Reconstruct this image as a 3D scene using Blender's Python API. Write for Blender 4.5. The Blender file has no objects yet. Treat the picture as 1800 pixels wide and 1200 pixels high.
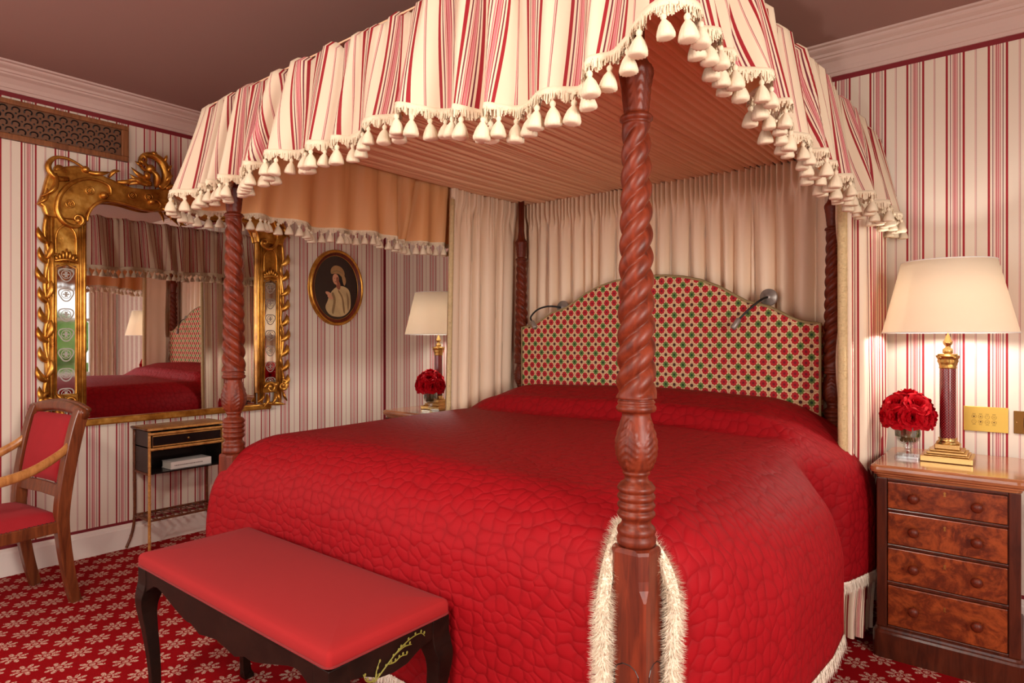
import bpy, bmesh, math, random
from mathutils import Vector, Matrix
R = math.radians
PI = math.pi
random.seed(7)
SC = bpy.context.scene
COL = SC.collection

# ------------------------------------------------------------------ camera, world, light
H = 1.25
cam_d = bpy.data.cameras.new('camera'); cam = bpy.data.objects.new('camera', cam_d); COL.objects.link(cam)
cam.location = (0, 0, H); cam.rotation_euler = (R(90), 0, R(39.0))
cam_d.sensor_width = 36; cam_d.lens = 1118 / 1800 * 36; cam_d.shift_y = -8 / 1800; cam_d.clip_start = 0.02
SC.camera = cam
SC.view_settings.view_transform = 'Standard'
try: SC.view_settings.look = 'None'
except Exception: pass
SC.view_settings.gamma = 1; SC.view_settings.use_curve_mapping = False
SC.view_settings.exposure = 0.0
SC.cycles.use_denoising = True
SC.cycles.max_bounces = 8; SC.cycles.diffuse_bounces = 4; SC.cycles.glossy_bounces = 5
SC.cycles.transmission_bounces = 8; SC.cycles.transparent_max_bounces = 8
SC.cycles.caustics_reflective = False; SC.cycles.caustics_refractive = False
SC.cycles.sample_clamp_indirect = 4

XL, YB, XR, YF, ZC = -4.157, 3.45, 1.75, -1.9, 2.66      # room: left wall, back wall, right wall, wall behind the viewer, ceiling
WY0, WY1, WZ0, WZ1 = 0.95, 3.2, 0.72, 2.25                 # right wall window
FX0, FX1 = -3.1, 0.2                                      # added, unseen window in the wall behind the viewer

LY0, LY1 = -1.6, -0.5                                     # added window in the left wall, out of view
w = bpy.data.worlds.new('sky'); SC.world = w; w.use_nodes = True
nt = w.node_tree; nt.nodes.clear()
wo = nt.nodes.new('ShaderNodeOutputWorld'); bg = nt.nodes.new('ShaderNodeBackground')
sky = nt.nodes.new('ShaderNodeTexSky'); sky.sky_type = 'HOSEK_WILKIE'; sky.turbidity = 4
sky.sun_direction = Vector((-0.5, 0.2, 0.75)).normalized()
mixw = nt.nodes.new('ShaderNodeMixRGB'); mixw.inputs[0].default_value = 0.75; mixw.inputs[2].default_value = (1, 1, 1, 1)
nt.links.new(sky.outputs[0], mixw.inputs[1]); nt.links.new(mixw.outputs[0], bg.inputs[0]); nt.links.new(bg.outputs[0], wo.inputs[0])
bg.inputs[1].default_value = 2.6

def area(name, loc, rot, sx, sy, power, color, portal=False):
    l = bpy.data.lights.new(name, 'AREA'); l.shape = 'RECTANGLE'; l.size = sx; l.size_y = sy
    l.energy = power; l.color = color
    if portal: l.cycles.is_portal = True
    o = bpy.data.objects.new(name, l); COL.objects.link(o); o.location = loc; o.rotation_euler = rot
    return o
DAY = (1.0, 0.93, 0.85)
# fill lamps just inside the panes of three added, unseen windows
area('added_window_fill', (XR - 0.03, 0.35, 1.5), (0, R(90), 0), 1.4, 0.9, 100, DAY)       # right wall, at the added nearer window
area('added_window_fill', ((FX0 + FX1) / 2, YF + 0.03, 1.3), (R(90), 0, 0), 3.1, 1.5, 30, DAY)   # added fill from the wall behind the viewer
area('added_window_fill', (XL + 0.03, LY0 / 2 + LY1 / 2, 1.5), (0, R(-90), 0), 1.4, LY1 - LY0 - .1, 30, DAY)   # left wall, added to brighten the valance's left side
area('added_ceiling_fill', (-0.9, -0.55, ZC - 0.075), (0, 0, 0), 0.42, 0.42, 62, (1, .9, .78))  # added overhead fill for the bench and bed tops, source unseen
area('sky_portal', (XR + 0.02, (WY0 + WY1) / 2, (WZ0 + WZ1) / 2), (0, R(90), 0), WZ1 - WZ0, WY1 - WY0, 1, (1, 1, 1), True)

# ------------------------------------------------------------------ object helpers
def tag(o, label=None, cat=None, group=None, kind=None):
    if label: o['label'] = label
    if cat: o['category'] = cat
    if group: o['group'] = group
    if kind: o['kind'] = kind
    return o
def thing(name, label, cat, loc=(0, 0, 0), rz=0, group=None):
    o = bpy.data.objects.new(name, None); COL.objects.link(o); o.location = loc; o.rotation_euler = (0, 0, rz)
    o.empty_display_size = 0.05
    return tag(o, label, cat, group)
def obj(name, bm, m, parent=None, smooth=False, bevel=0, seg=2, subd=0, solid=0, weld=False):
    if isinstance(bm, bpy.types.Mesh): me = bm
    else:
        if weld: bmesh.ops.remove_doubles(bm, verts=bm.verts, dist=1e-5)
        me = bpy.data.meshes.new(name); bm.to_mesh(me); bm.free()
    if isinstance(m, (list, tuple)):
        for k in m: me.materials.append(k)
    elif m and not len(me.materials): me.materials.append(m)
    o = bpy.data.objects.new(name, me); COL.objects.link(o)
    if parent: o.parent = parent
    if smooth:
        for p in me.polygons: p.use_smooth = True
    if solid:
        s = o.modifiers.new('s', 'SOLIDIFY'); s.thickness = solid; s.offset = 0
    if bevel:
        b = o.modifiers.new('b', 'BEVEL'); b.width = bevel; b.segments = seg; b.limit_method = 'ANGLE'; b.angle_limit = R(40)
    if subd:
        s = o.modifiers.new('d', 'SUBSURF'); s.levels = subd; s.render_levels = subd
    return o
def BM(): return bmesh.new()
def copy_tree(o, parent=None):
    c = o.copy(); COL.objects.link(c); c.parent = parent
    for ch in list(o.children): copy_tree(ch, c)
    return c

def box(bm, x0, x1, y0, y1, z0, z1, mi=0):
    v = [bm.verts.new((x, y, z)) for z in (z0, z1) for y in (y0, y1) for x in (x0, x1)]
    for q in ((0, 2, 3, 1), (4, 5, 7, 6), (0, 1, 5, 4), (2, 6, 7, 3), (0, 4, 6, 2), (1, 3, 7, 5)):
        f = bm.faces.new([v[i] for i in q]); f.material_index = mi
    return v
def lathe(bm, prof, n=32, rf=None, c=(0, 0, 0), cap=True):
    """prof: list of (r, z); rf(theta, z, r) -> radius"""
    rings = []
    for r, z in prof:
        ring = []
        for i in range(n):
            t = 2 * PI * i / n
            rr = rf(t, z, r) if rf else r
            ring.append(bm.verts.new((c[0] + rr * math.cos(t), c[1] + rr * math.sin(t), c[2] + z)))
        rings.append(ring)
    for a, b in zip(rings, rings[1:]):
        for i in range(n):
            j = (i + 1) % n
            bm.faces.new((a[i], a[j], b[j], b[i]))
    if cap:
        try:
            bm.faces.new(list(reversed(rings[0]))); bm.faces.new(rings[-1])
        except ValueError: pass
def tube(bm, pts, rad, n=8, sy=1.0, closed=False, cap=True, up=None, square=False):
    """sweep along pts with radius rad (number or list); sy squashes the second axis"""
    pts = [Vector(p) for p in pts]; N = len(pts)
    rads = rad if isinstance(rad, (list, tuple)) else [rad] * N
    rings = []; prev = None
    for i, p in enumerate(pts):
        if closed: t = pts[(i + 1) % N] - pts[i - 1]
        else: t = pts[min(i + 1, N - 1)] - pts[max(i - 1, 0)]
        if t.length < 1e-9: t = Vector((0, 0, 1))
        t.normalize()
        if up is not None: nrm = Vector(up)
        elif prev is None: nrm = Vector((0, 0, 1)) if abs(t.z) < 0.9 else Vector((1, 0, 0))
        else: nrm = prev
        nrm = nrm - t * nrm.dot(t)
        if nrm.length < 1e-6: nrm = t.orthogonal()
        nrm.normalize(); prev = nrm; b = t.cross(nrm)
        r = rads[i]; ring = []
        for k in range(n):
            a = 2 * PI * (k + (0.5 if square else 0)) / n
            f = 1.41421 if square and n == 4 else 1
            ring.append(bm.verts.new(p + nrm * (math.cos(a) * r * f) + b * (math.sin(a) * r * sy * f)))
        rings.append(ring)
    pairs = list(zip(rings, rings[1:])) + ([(rings[-1], rings[0])] if closed else [])
    for a, b2 in pairs:
        for k in range(n):
            j = (k + 1) % n
            bm.faces.new((a[k], a[j], b2[j], b2[k]))
    if cap and not closed:
        bm.faces.new(list(reversed(rings[0]))); bm.faces.new(rings[-1])
def prism(bm, pts, f3, d0, d1):
    """extrude polygon pts (2-D) between depths d0 and d1; f3(a, b, d) -> 3-D"""
    A = [bm.verts.new(f3(a, b, d0)) for a, b in pts]; B = [bm.verts.new(f3(a, b, d1)) for a, b in pts]
    fs = [bm.faces.new(A), bm.faces.new(list(reversed(B)))]
    n = len(pts)
    for i in range(n):
        j = (i + 1) % n
        bm.faces.new((A[j], A[i], B[i], B[j]))
    bmesh.ops.recalc_face_normals(bm, faces=bm.faces[:])
def grid(bm, f, nu, nv, uv=None, keep=None, mi=0, closed=False):
    """f(i, j) -> (x, y, z); uv(i, j) -> (u, v)"""
    L = bm.loops.layers.uv.verify()
    V = [[bm.verts.new(f(i, j)) for j in range(nv + 1)] for i in range(nu + 1)]
    for i in range(nu):
        for j in range(nv):
            if keep and not keep(i, j): continue
            fc = bm.faces.new((V[i][j], V[i + 1][j], V[i + 1][j + 1], V[i][j + 1])); fc.material_index = mi; fc.smooth = True
            if uv:
                for l, (a, b) in zip(fc.loops, ((i, j), (i + 1, j), (i + 1, j + 1), (i, j + 1))): l[L].uv = uv(a, b)
    loose = [v for v in bm.verts if not v.link_faces]
    for v in loose: bm.verts.remove(v)
    return V
def blob(bm, c, r, s=(1, 1, 1), n=10, m=7):
    lathe(bm, [(max(0.0001, r * math.sin(PI * k / m)), -r * math.cos(PI * k / m)) for k in range(m + 1)], n)
    # scale and move the last verts
    vs = bm.verts[:][-(n * (m + 1)):]
    for v in vs: v.co = Vector((v.co.x * s[0] + c[0], v.co.y * s[1] + c[1], v.co.z * s[2] + c[2]))
def sm(a, b, x):
    t = max(0, min(1, (x - a) / (b - a))); return t * t * (3 - 2 * t)
def lerp(a, b, t): return a + (b - a) * t
def interp(tab, x):
    if x <= tab[0][0]: return tab[0][1]
    for (a, va), (b, vb) in zip(tab, tab[1:]):
        if x <= b: return lerp(va, vb, (x - a) / (b - a))
    return tab[-1][1]
def catmull(pts, k=6, closed=False):
    P = [Vector(p) for p in pts]; n = len(P); out = []
    rng = range(n) if closed else range(n - 1)
    for i in rng:
        if closed: a, b, c, d = P[i - 1], P[i], P[(i + 1) % n], P[(i + 2) % n]
        else: a, b, c, d = P[max(i - 1, 0)], P[i], P[i + 1], P[min(i + 2, n - 1)]
        for s in range(k):
            t = s / k
            out.append(0.5 * ((2 * b) + (c - a) * t + (2 * a - 5 * b + 4 * c - d) * t * t + (3 * b - a - 3 * c + d) * t ** 3))
    if not closed: out.append(P[-1].copy())
    return out
def fluff(bm, path, rad, count, length, seed=1, wid=0.0016):
    """a core with many short threads standing off it: cut-pile fringe"""
    rnd = random.Random(seed); path = [Vector(p) for p in path]
    tube(bm, path, rad, 8)
    for _ in range(count):
        i = rnd.randrange(len(path) - 1); p = path[i].lerp(path[i + 1], rnd.random())
        t = (path[i + 1] - path[i]).normalized()
        d = Vector((rnd.gauss(0, 1), rnd.gauss(0, 1), rnd.gauss(0, 1) - 0.25)); d -= t * d.dot(t) * 0.7
        if d.length < 1e-3: continue
        d.normalize(); q = d.cross(t)
        if q.length < 1e-3: continue
        q.normalize(); L = length * rnd.uniform(0.6, 1.15); a = p + d * rad * 0.8
        bm.faces.new([bm.verts.new(a - q * wid), bm.verts.new(a + q * wid), bm.verts.new(a + d * L + q * wid * 0.5 + t * rnd.uniform(-.3, .3) * L)])

# ------------------------------------------------------------------ materials
class NT:
    def __init__(s, name):
        s.m = bpy.data.materials.new(name); s.m.use_nodes = True; s.t = s.m.node_tree
        s.b = s.t.nodes['Principled BSDF']; s.out = s.t.nodes['Material Output']
    def n(s, typ, **kw):
        x = s.t.nodes.new(typ)
        for k, v in kw.items(): setattr(x, k, v)
        return x
    def l(s, a, b): s.t.links.new(a, b)
    def val(s, sock, v):
        if hasattr(v, 'links') or isinstance(v, bpy.types.NodeSocket): s.l(v, sock)
        else: sock.default_value = v
    def math(s, op, a, b=0.0, c=None, clamp=False):
        x = s.n('ShaderNodeMath', operation=op, use_clamp=clamp); s.val(x.inputs[0], a); s.val(x.inputs[1], b)
        if c is not None: s.val(x.inputs[2], c)
        return x.outputs[0]
    def ramp(s, fac, stops, mode='LINEAR'):
        x = s.n('ShaderNodeValToRGB'); cr = x.color_ramp; cr.interpolation = mode
        while len(cr.elements) > 1: cr.elements.remove(cr.elements[-1])
        cr.elements[0].position = stops[0][0]; cr.elements[0].color = c4(stops[0][1])
        for p, c in stops[1:]:
            e = cr.elements.new(p); e.color = c4(c)
        s.l(fac, x.inputs[0]); return x.outputs[0]
    def mix(s, fac, a, b, blend='MIX'):
        x = s.n('ShaderNodeMixRGB', blend_type=blend); s.val(x.inputs[0], fac)
        s.val(x.inputs[1], c4(a) if isinstance(a, tuple) else a); s.val(x.inputs[2], c4(b) if isinstance(b, tuple) else b)
        return x.outputs[0]
    def coord(s, kind='Object'): return s.n('ShaderNodeTexCoord').outputs[kind]
    def xyz(s, vec):
        x = s.n('ShaderNodeSeparateXYZ'); s.l(vec, x.inputs[0]); return x.outputs
    def map(s, vec, scale=(1, 1, 1), loc=(0, 0, 0), rot=(0, 0, 0)):
        x = s.n('ShaderNodeMapping'); s.l(vec, x.inputs[0]); x.inputs['Scale'].default_value = scale
        x.inputs['Location'].default_value = loc; x.inputs['Rotation'].default_value = rot; return x.outputs[0]
    def noise(s, vec, scale, detail=3, rough=0.5, dist=0):
        x = s.n('ShaderNodeTexNoise'); s.l(vec, x.inputs['Vector']); x.inputs['Scale'].default_value = scale
        x.inputs['Detail'].default_value = detail; x.inputs['Roughness'].default_value = rough; x.inputs['Distortion'].default_value = dist
        return x.outputs[0]
    def bump(s, h, strength=0.3, dist=0.01, prev=None):
        x = s.n('ShaderNodeBump'); x.inputs['Strength'].default_value = strength; x.inputs['Distance'].default_value = dist
        s.l(h, x.inputs['Height'])
        if prev is not None: s.l(prev, x.inputs['Normal'])
        s.l(x.outputs[0], s.b.inputs['Normal']); return x.outputs[0]
    def set(s, **kw):
        for k, v in kw.items():
            sock = s.b.inputs[k.replace('_', ' ')]
            if isinstance(v, tuple) and len(v) == 3 and sock.type == 'RGBA': v = c4(v)
            s.val(sock, v)
        return s
def c4(c): return (c[0], c[1], c[2], 1)
def srgb(r, g, b):
    f = lambda x: (x / 255 / 12.92) if x <= 10 else ((x / 255 + 0.055) / 1.055) ** 2.4
    return (f(r), f(g), f(b))
def plain(name, col, rough=0.5, metal=0.0, bump=None, **kw):
    n = NT(name); n.set(Base_Color=col, Roughness=rough, Metallic=metal, **kw)
    if bump: n.bump(n.noise(n.coord('Object'), bump[0], 4), bump[1], bump[2] if len(bump) > 2 else 0.002)
    return n.m
RED = srgb(150, 12, 28); PLUM = srgb(110, 28, 46); PINK = srgb(200, 112, 118); CREAM = srgb(238, 222, 200)
def stripes(name, cream=CREAM, rough=0.7, period=0.1515, off=0.0, sheen=0.0, transl=0.0, fat=1.0):
    n = NT(name); u = n.xyz(n.coord('UV'))[0]
    fr = n.math('FRACT', n.math('MULTIPLY_ADD', u, 1 / period, off + 100))
    st = [(.0, .052, RED), (.108, .128, PLUM), (.165, .180, PINK), (.195, .215, srgb(170, 44, 62)), (.228, .262, PINK), (.278, .296, srgb(172, 56, 72)),
          (.338, .358, PLUM), (.41, .462, RED), (.700, .712, PINK), (.727, .741, srgb(160, 78, 86))]
    stops = []; last = None
    for a, b, c in st:
        e = (b - a) * (fat - 1) / 2; a = max(0, a - e); b = b + e
        stops.append((a, c)); stops.append((b, cream))
    col = n.ramp(fr, stops, 'CONSTANT')
    n.set(Base_Color=col, Roughness=rough)
    if sheen: n.b.inputs['Sheen Weight'].default_value = sheen
    if transl:
        tr = n.n('ShaderNodeBsdfTranslucent'); n.l(col, tr.inputs[0]); mx = n.n('ShaderNodeMixShader'); mx.inputs[0].default_value = transl
        n.l(n.b.outputs[0], mx.inputs[1]); n.l(tr.outputs[0], mx.inputs[2]); n.l(mx.outputs[0], n.out.inputs[0])
    return n.m
M = {}
M['wallpaper'] = stripes('wallpaper', srgb(228, 213, 195), 0.75)
M['stripe_fabric'] = stripes('stripe_fabric', srgb(238, 218, 192), 0.7, 0.15, 0.3, 0.0, 0.06)
M['wide_stripe_fabric'] = stripes('wide_stripe_fabric', srgb(226, 205, 178), 0.7, 0.150, 0.3, 0.0, 0.10, 1.35)
M['ceiling'] = plain('ceiling_paint', srgb(150, 112, 102), 0.9)
M['cornice'] = plain('cornice_paint', srgb(200, 172, 162), 0.6)
M['skirting'] = plain('skirting_paint', srgb(236, 224, 214), 0.4)
M['border'] = plain('red_border', srgb(122, 16, 28), 0.6)
M['white_paint'] = plain('white_paint', srgb(240, 236, 230), 0.4)

def fabric(name, col, rough=0.75, scale=350, strength=0.25, sheen=0.3, vary=0.12, big=6, transl=0.0):
    n = NT(name); co = n.coord('Object')
    v = n.noise(co, big, 4); c = n.mix(n.math('MULTIPLY', v, 1.0), tuple(x * (1 - vary) for x in col), tuple(min(1, x * (1 + vary)) for x in col))
    n.set(Base_Color=c, Roughness=rough); n.b.inputs['Sheen Weight'].default_value = sheen
    n.b.inputs['Specular IOR Level'].default_value = .3 if rough < .55 else .1
    n.bump(n.noise(co, scale, 2), strength, 0.001)
    if transl:
        tr = n.n('ShaderNodeBsdfTranslucent'); n.l(c, tr.inputs[0]); mx = n.n('ShaderNodeMixShader'); mx.inputs[0].default_value = transl
        n.l(n.b.outputs[0], mx.inputs[1]); n.l(tr.outputs[0], mx.inputs[2]); n.l(mx.outputs[0], n.out.inputs[0])
    return n.m
M['lining'] = fabric('cream_silk', srgb(250, 204, 164), 0.6, 200, 0.1, 0.0, 0.05, 3, 0.12)
M['peach'] = fabric('peach_lining', srgb(244, 186, 128), 0.5, 200, 0.1, 0.0, 0.06, 3, 0.35)
M['silk'] = fabric('curtain_silk', srgb(248, 220, 190), 0.42, 200, 0.08, 0.0, 0.05, 3, 0.1)
M['fringe'] = fabric('cream_fringe', srgb(228, 210, 182), 0.85, 500, 0.5, 0.0, 0.1, 60)
M['tan_fringe'] = fabric('tan_fringe', srgb(206, 180, 136), 0.85, 400, 0.6, 0.0, 0.25, 90)
M['white_fringe'] = fabric('white_fringe', srgb(238, 226, 206), 0.85, 500, 0.4, 0.0, 0.08, 80)
M['red_seat'] = fabric('red_twill', srgb(146, 32, 33), 0.85, 420, 0.3, 0.03, 0.05, 5)
M['rose_seat'] = fabric('rose_twill', srgb(156, 36, 42), 0.85, 420, 0.3, 0.03, 0.1, 14)

def quilt_mat():
    n = NT('quilted_red'); uv = n.coord('UV')
    def vor(vec, sc, feat):
        x = n.n('ShaderNodeTexVoronoi', feature=feat, voronoi_dimensions='2D'); n.l(vec, x.inputs['Vector']); x.inputs['Scale'].default_value = sc
        x.inputs['Randomness'].default_value = 0.75
        return x.outputs['Distance']
    dn = n.n('ShaderNodeTexNoise'); n.l(uv, dn.inputs['Vector']); dn.inputs['Scale'].default_value = 14
    wv = n.n('ShaderNodeVectorMath', operation='MULTIPLY_ADD'); n.l(dn.outputs['Color'], wv.inputs[0]); wv.inputs[1].default_value = (.042, .042, 0); n.l(uv, wv.inputs[2])
    mp = n.map(wv.outputs[0], (1.0, 1.25, 1))
    d = vor(mp, 25, 'DISTANCE_TO_EDGE')
    h = n.math('POWER', n.math('DIVIDE', n.math('MINIMUM', d, 0.20), 0.20), 0.8)
    f1 = vor(mp, 25, 'F1')
    h = n.math('ADD', n.math('MULTIPLY', h, .3), n.math('MULTIPLY', n.math('SUBTRACT', 1.0, n.math('MULTIPLY', n.math('MULTIPLY', f1, f1), 1.6), clamp=True), .7))
    fine = n.noise(uv, 420, 2)
    col = n.mix(h, srgb(130, 9, 17), srgb(146, 12, 21))
    n.set(Base_Color=col, Roughness=0.62); n.b.inputs['Specular IOR Level'].default_value = 0.12
    b1 = n.bump(h, 0.42, 0.008); n.bump(fine, 0.15, 0.001, b1)
    return n.m
M['quilt'] = quilt_mat()

def carpet_mat():
    n = NT('carpet'); o = n.xyz(n.coord('Object'))
    def cell(ox, oy):
        p = n.math('SUBTRACT', n.math('FRACT', n.math('MULTIPLY_ADD', o[0], 1 / .146, ox + 100)), .5)
        q = n.math('SUBTRACT', n.math('FRACT', n.math('MULTIPLY_ADD', o[1], 1 / .176, oy + 100)), .5)
        p = n.math('MULTIPLY', p, .146); q = n.math('MULTIPLY', q, .176)
        r = n.math('SQRT', n.math('ADD', n.math('MULTIPLY', p, p), n.math('MULTIPLY', q, q)))
        th = n.math('ARCTAN2', q, p)
        c8 = n.math('ABSOLUTE', n.math('COSINE', n.math('MULTIPLY', th, 4)))
        c16 = n.math('COSINE', n.math('MULTIPLY', th, 8.0))
        lim = n.math('MULTIPLY_ADD', c8, .030, .017)
        inside = n.math('LESS_THAN', r, lim)
        ringgap = n.math('GREATER_THAN', n.math('ABSOLUTE', n.math('SUBTRACT', r, .014)), .0028)
        veins = n.math('GREATER_THAN', n.math('ABSOLUTE', n.math('SUBTRACT', c8, .45)), .12)
        return n.math('MULTIPLY', n.math('MULTIPLY', inside, ringgap), veins)
    m = n.math('MAXIMUM', cell(0, 0), cell(.5, .5))
    pile = n.noise(n.coord('Object'), 380, 2); big = n.noise(n.coord('Object'), 3, 3)
    m = n.math('MULTIPLY', m, n.math('GREATER_THAN', n.noise(n.coord('Object'), 170, 2), 0.44))
    red = n.mix(pile, srgb(112, 0, 6), srgb(168, 4, 14)); cr = n.mix(pile, srgb(182, 132, 116), srgb(226, 190, 168))
    n.set(Base_Color=n.mix(m, red, cr), Roughness=1.0); n.b.inputs['Specular IOR Level'].default_value = 0.1
    n.bump(pile, 0.7, 0.004); return n.m
M['carpet'] = carpet_mat()

def headboard_mat():
    n = NT('needlework'); o = n.xyz(n.coord('Object'))
    px, pz = .0485, .0525
    def cells(off):
        a = n.math('MULTIPLY_ADD', o[0], 1 / px, 100 + off); b = n.math('MULTIPLY_ADD', o[2], 1 / pz, 100 + off)
        fa = n.math('SUBTRACT', n.math('FRACT', a), .5); fb = n.math('SUBTRACT', n.math('FRACT', b), .5)
        par = n.math('FRACT', n.math('MULTIPLY', n.math('ADD', n.math('FLOOR', a), n.math('FLOOR', b)), .5))
        r = n.math('SQRT', n.math('ADD', n.math('MULTIPLY', fa, fa), n.math('MULTIPLY', fb, fb)))
        th = n.math('ARCTAN2', fb, fa)
        pet = n.math('MULTIPLY_ADD', n.math('ABSOLUTE', n.math('COSINE', n.math('MULTIPLY', th, 4))), .08, .30)
        return fa, fb, par, r, pet, th
    fa, fb, par, r, pet, th = cells(0)
    red = n.math('LESS_THAN', r, pet)
    ga, gb, gpar, gr, gpet, gth = cells(.5)
    grn = n.math('MULTIPLY', n.math('LESS_THAN', gr, n.math('MULTIPLY', gpet, .92)), n.math('LESS_THAN', gpar, .25))
    drk = n.math('MULTIPLY', n.math('LESS_THAN', gr, .17), n.math('GREATER_THAN', gpar, .25))
    # cream lattice that runs between the flowers
    lat = n.math('LESS_THAN', n.math('ABSOLUTE', n.math('SUBTRACT', r, .40)), .035)
    stitch = n.noise(n.map(n.coord('Object'), (1, 1, 1)), 260, 1)
    base = n.mix(stitch, srgb(168, 126, 88), srgb(220, 184, 138))
    base = n.mix(n.math('MULTIPLY', lat, .6), base, srgb(238, 216, 172))
    redc = n.mix(n.math('LESS_THAN', r, .12), n.mix(stitch, srgb(150, 14, 24), srgb(196, 30, 40)), srgb(120, 10, 30))
    grc = n.mix(n.math('LESS_THAN', gr, .14), n.mix(stitch, srgb(70, 96, 40), srgb(112, 138, 62)), srgb(28, 62, 32))
    c = n.mix(red, base, redc); c = n.mix(grn, c, grc); c = n.mix(drk, c, srgb(70, 22, 18))
    n.set(Base_Color=c, Roughness=.85); n.bump(stitch, .5, .002); return n.m
M['needlework'] = headboard_mat()
M['piping'] = plain('tan_piping', srgb(150, 130, 88), 0.7, bump=(500, .4))

def wood(name, c1, c2, rough=0.28, scale=6, stretch=(9, 9, 1), burl=False, coat=0.25, dark=None, spec=.34):
    n = NT(name); co = n.coord('Object')
    if burl:
        a = n.noise(co, scale, 6, .65, 2.2); b = n.noise(co, scale * 3.3, 5, .7, 1.2)
        f = n.math('MULTIPLY_ADD', a, .65, n.math('MULTIPLY', b, .35))
        c = n.ramp(f, [(.30, dark or c1), (.44, c1), (.58, c2), (.72, tuple(min(1, x * 1.25) for x in c2))])
    else:
        f = n.noise(n.map(co, stretch), scale, 5, .6, .6); c = n.ramp(f, [(.3, c1), (.7, c2)])
    n.set(Base_Color=c, Roughness=rough); n.b.inputs['Specular IOR Level'].default_value = spec; n.b.inputs['Coat Weight'].default_value = coat; n.b.inputs['Coat Roughness'].default_value = .15
    n.bump(f, .08, .002); return n.m
M['mahogany'] = wood('mahogany', srgb(70, 22, 10), srgb(124, 48, 24), .42, 5, coat=.0, spec=.3)
M['walnut'] = wood('dark_walnut', srgb(52, 20, 12), srgb(92, 40, 22), .3, 5)
M['burl'] = wood('burr_walnut', srgb(102, 40, 17), srgb(152, 70, 30), .3, 9, burl=True, dark=srgb(66, 24, 12))
M['top_walnut'] = wood('polished_walnut', srgb(128, 70, 42), srgb(176, 112, 72), .12, 3, (1.5, 7, 7), coat=.6)
M['chairwood'] = wood('chair_wood', srgb(78, 34, 16), srgb(128, 66, 34), .35, 5)
M['armwood'] = wood('arm_wood', srgb(150, 92, 44), srgb(200, 140, 80), .3, 5)
M['bamboo'] = wood('bamboo', srgb(158, 98, 46), srgb(214, 156, 86), .35, 30, (1, 1, 1))
M['dark_bamboo'] = wood('dark_bamboo', srgb(80, 38, 20), srgb(120, 66, 36), .35, 30, (1, 1, 1))
M['lacquer'] = plain('black_lacquer', srgb(26, 18, 16), .25)
M['bench_paint'] = wood('bench_paint', srgb(14, 7, 5), srgb(34, 17, 11), .4, 14, (1, 1, 1), coat=.0, spec=.16)
M['bench_inner'] = plain('bench_inner', srgb(96, 22, 20), .5)
M['brass'] = plain('brass', srgb(206, 170, 108), .27, 1.0, bump=(30, .05))
M['brass_plate'] = plain('brass_plate', srgb(212, 176, 84), .35, .75)
M['old_brass'] = plain('old_brass', srgb(170, 130, 70), .35, 1.0, bump=(160, .3))
M['dark_plate'] = plain('bronze_plate', srgb(120, 84, 40), .3, .9)
M['steel'] = plain('brushed_steel', srgb(150, 142, 134), .4, .4)
M['black'] = plain('black_plastic', srgb(16, 14, 14), .4)
M['ink'] = plain('dark_ink', srgb(92, 66, 20), .6)
M['gold'] = None
def gold():
    n = NT('gilding'); co = n.coord('Object'); f = n.noise(co, 14, 5, .6)
    c = n.ramp(f, [(.3, srgb(150, 92, 30)), (.55, srgb(206, 148, 62)), (.75, srgb(232, 182, 96))])
    n.set(Base_Color=c, Roughness=n.math('MULTIPLY_ADD', f, .25, .2), Metallic=.85); n.bump(n.noise(co, 60, 4), .25, .003); return n.m
M['gold'] = gold()
def glass(name, col=(1, 1, 1), ior=1.45, rough=0.0):
    n = NT(name); n.t.nodes.remove(n.b); g = n.n('ShaderNodeBsdfGlass'); g.inputs['Color'].default_value = c4(col); g.inputs['IOR'].default_value = ior
    g.inputs['Roughness'].default_value = rough; n.l(g.outputs[0], n.out.inputs[0]); return n.m
def pane(name, tint=(1, 1, 1), refl=.08):
    n = NT(name); n.t.nodes.remove(n.b); t = n.n('ShaderNodeBsdfTransparent'); t.inputs[0].default_value = c4(tint)
    g = n.n('ShaderNodeBsdfGlossy'); g.inputs['Roughness'].default_value = .02; mx = n.n('ShaderNodeMixShader'); mx.inputs[0].default_value = refl
    n.l(t.outputs[0], mx.inputs[1]); n.l(g.outputs[0], mx.inputs[2]); n.l(mx.outputs[0], n.out.inputs[0]); return n.m
M['pane'] = pane('window_glass'); M['vase_glass'] = pane('vase_glass', (.93, .95, .95), .22); M['crystal'] = glass('crystal', (1, 1, 1), 1.4)
M['mirror'] = plain('mirror_silver', (.86, .84, .82), .012, 1.0)
M['rose'] = fabric('rose_petal', srgb(170, 2, 18), .6, 100, .05, .0, .2, 30, .08)
M['leaf'] = plain('leaf', srgb(36, 78, 32), .4)
M['tree_leaf'] = fabric('tree_foliage', srgb(84, 120, 52), .8, 6, .8, 0, .4, 3)
M['lawn'] = fabric('lawn', srgb(96, 124, 60), .9, 20, .4, 0, .2, 2)
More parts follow.
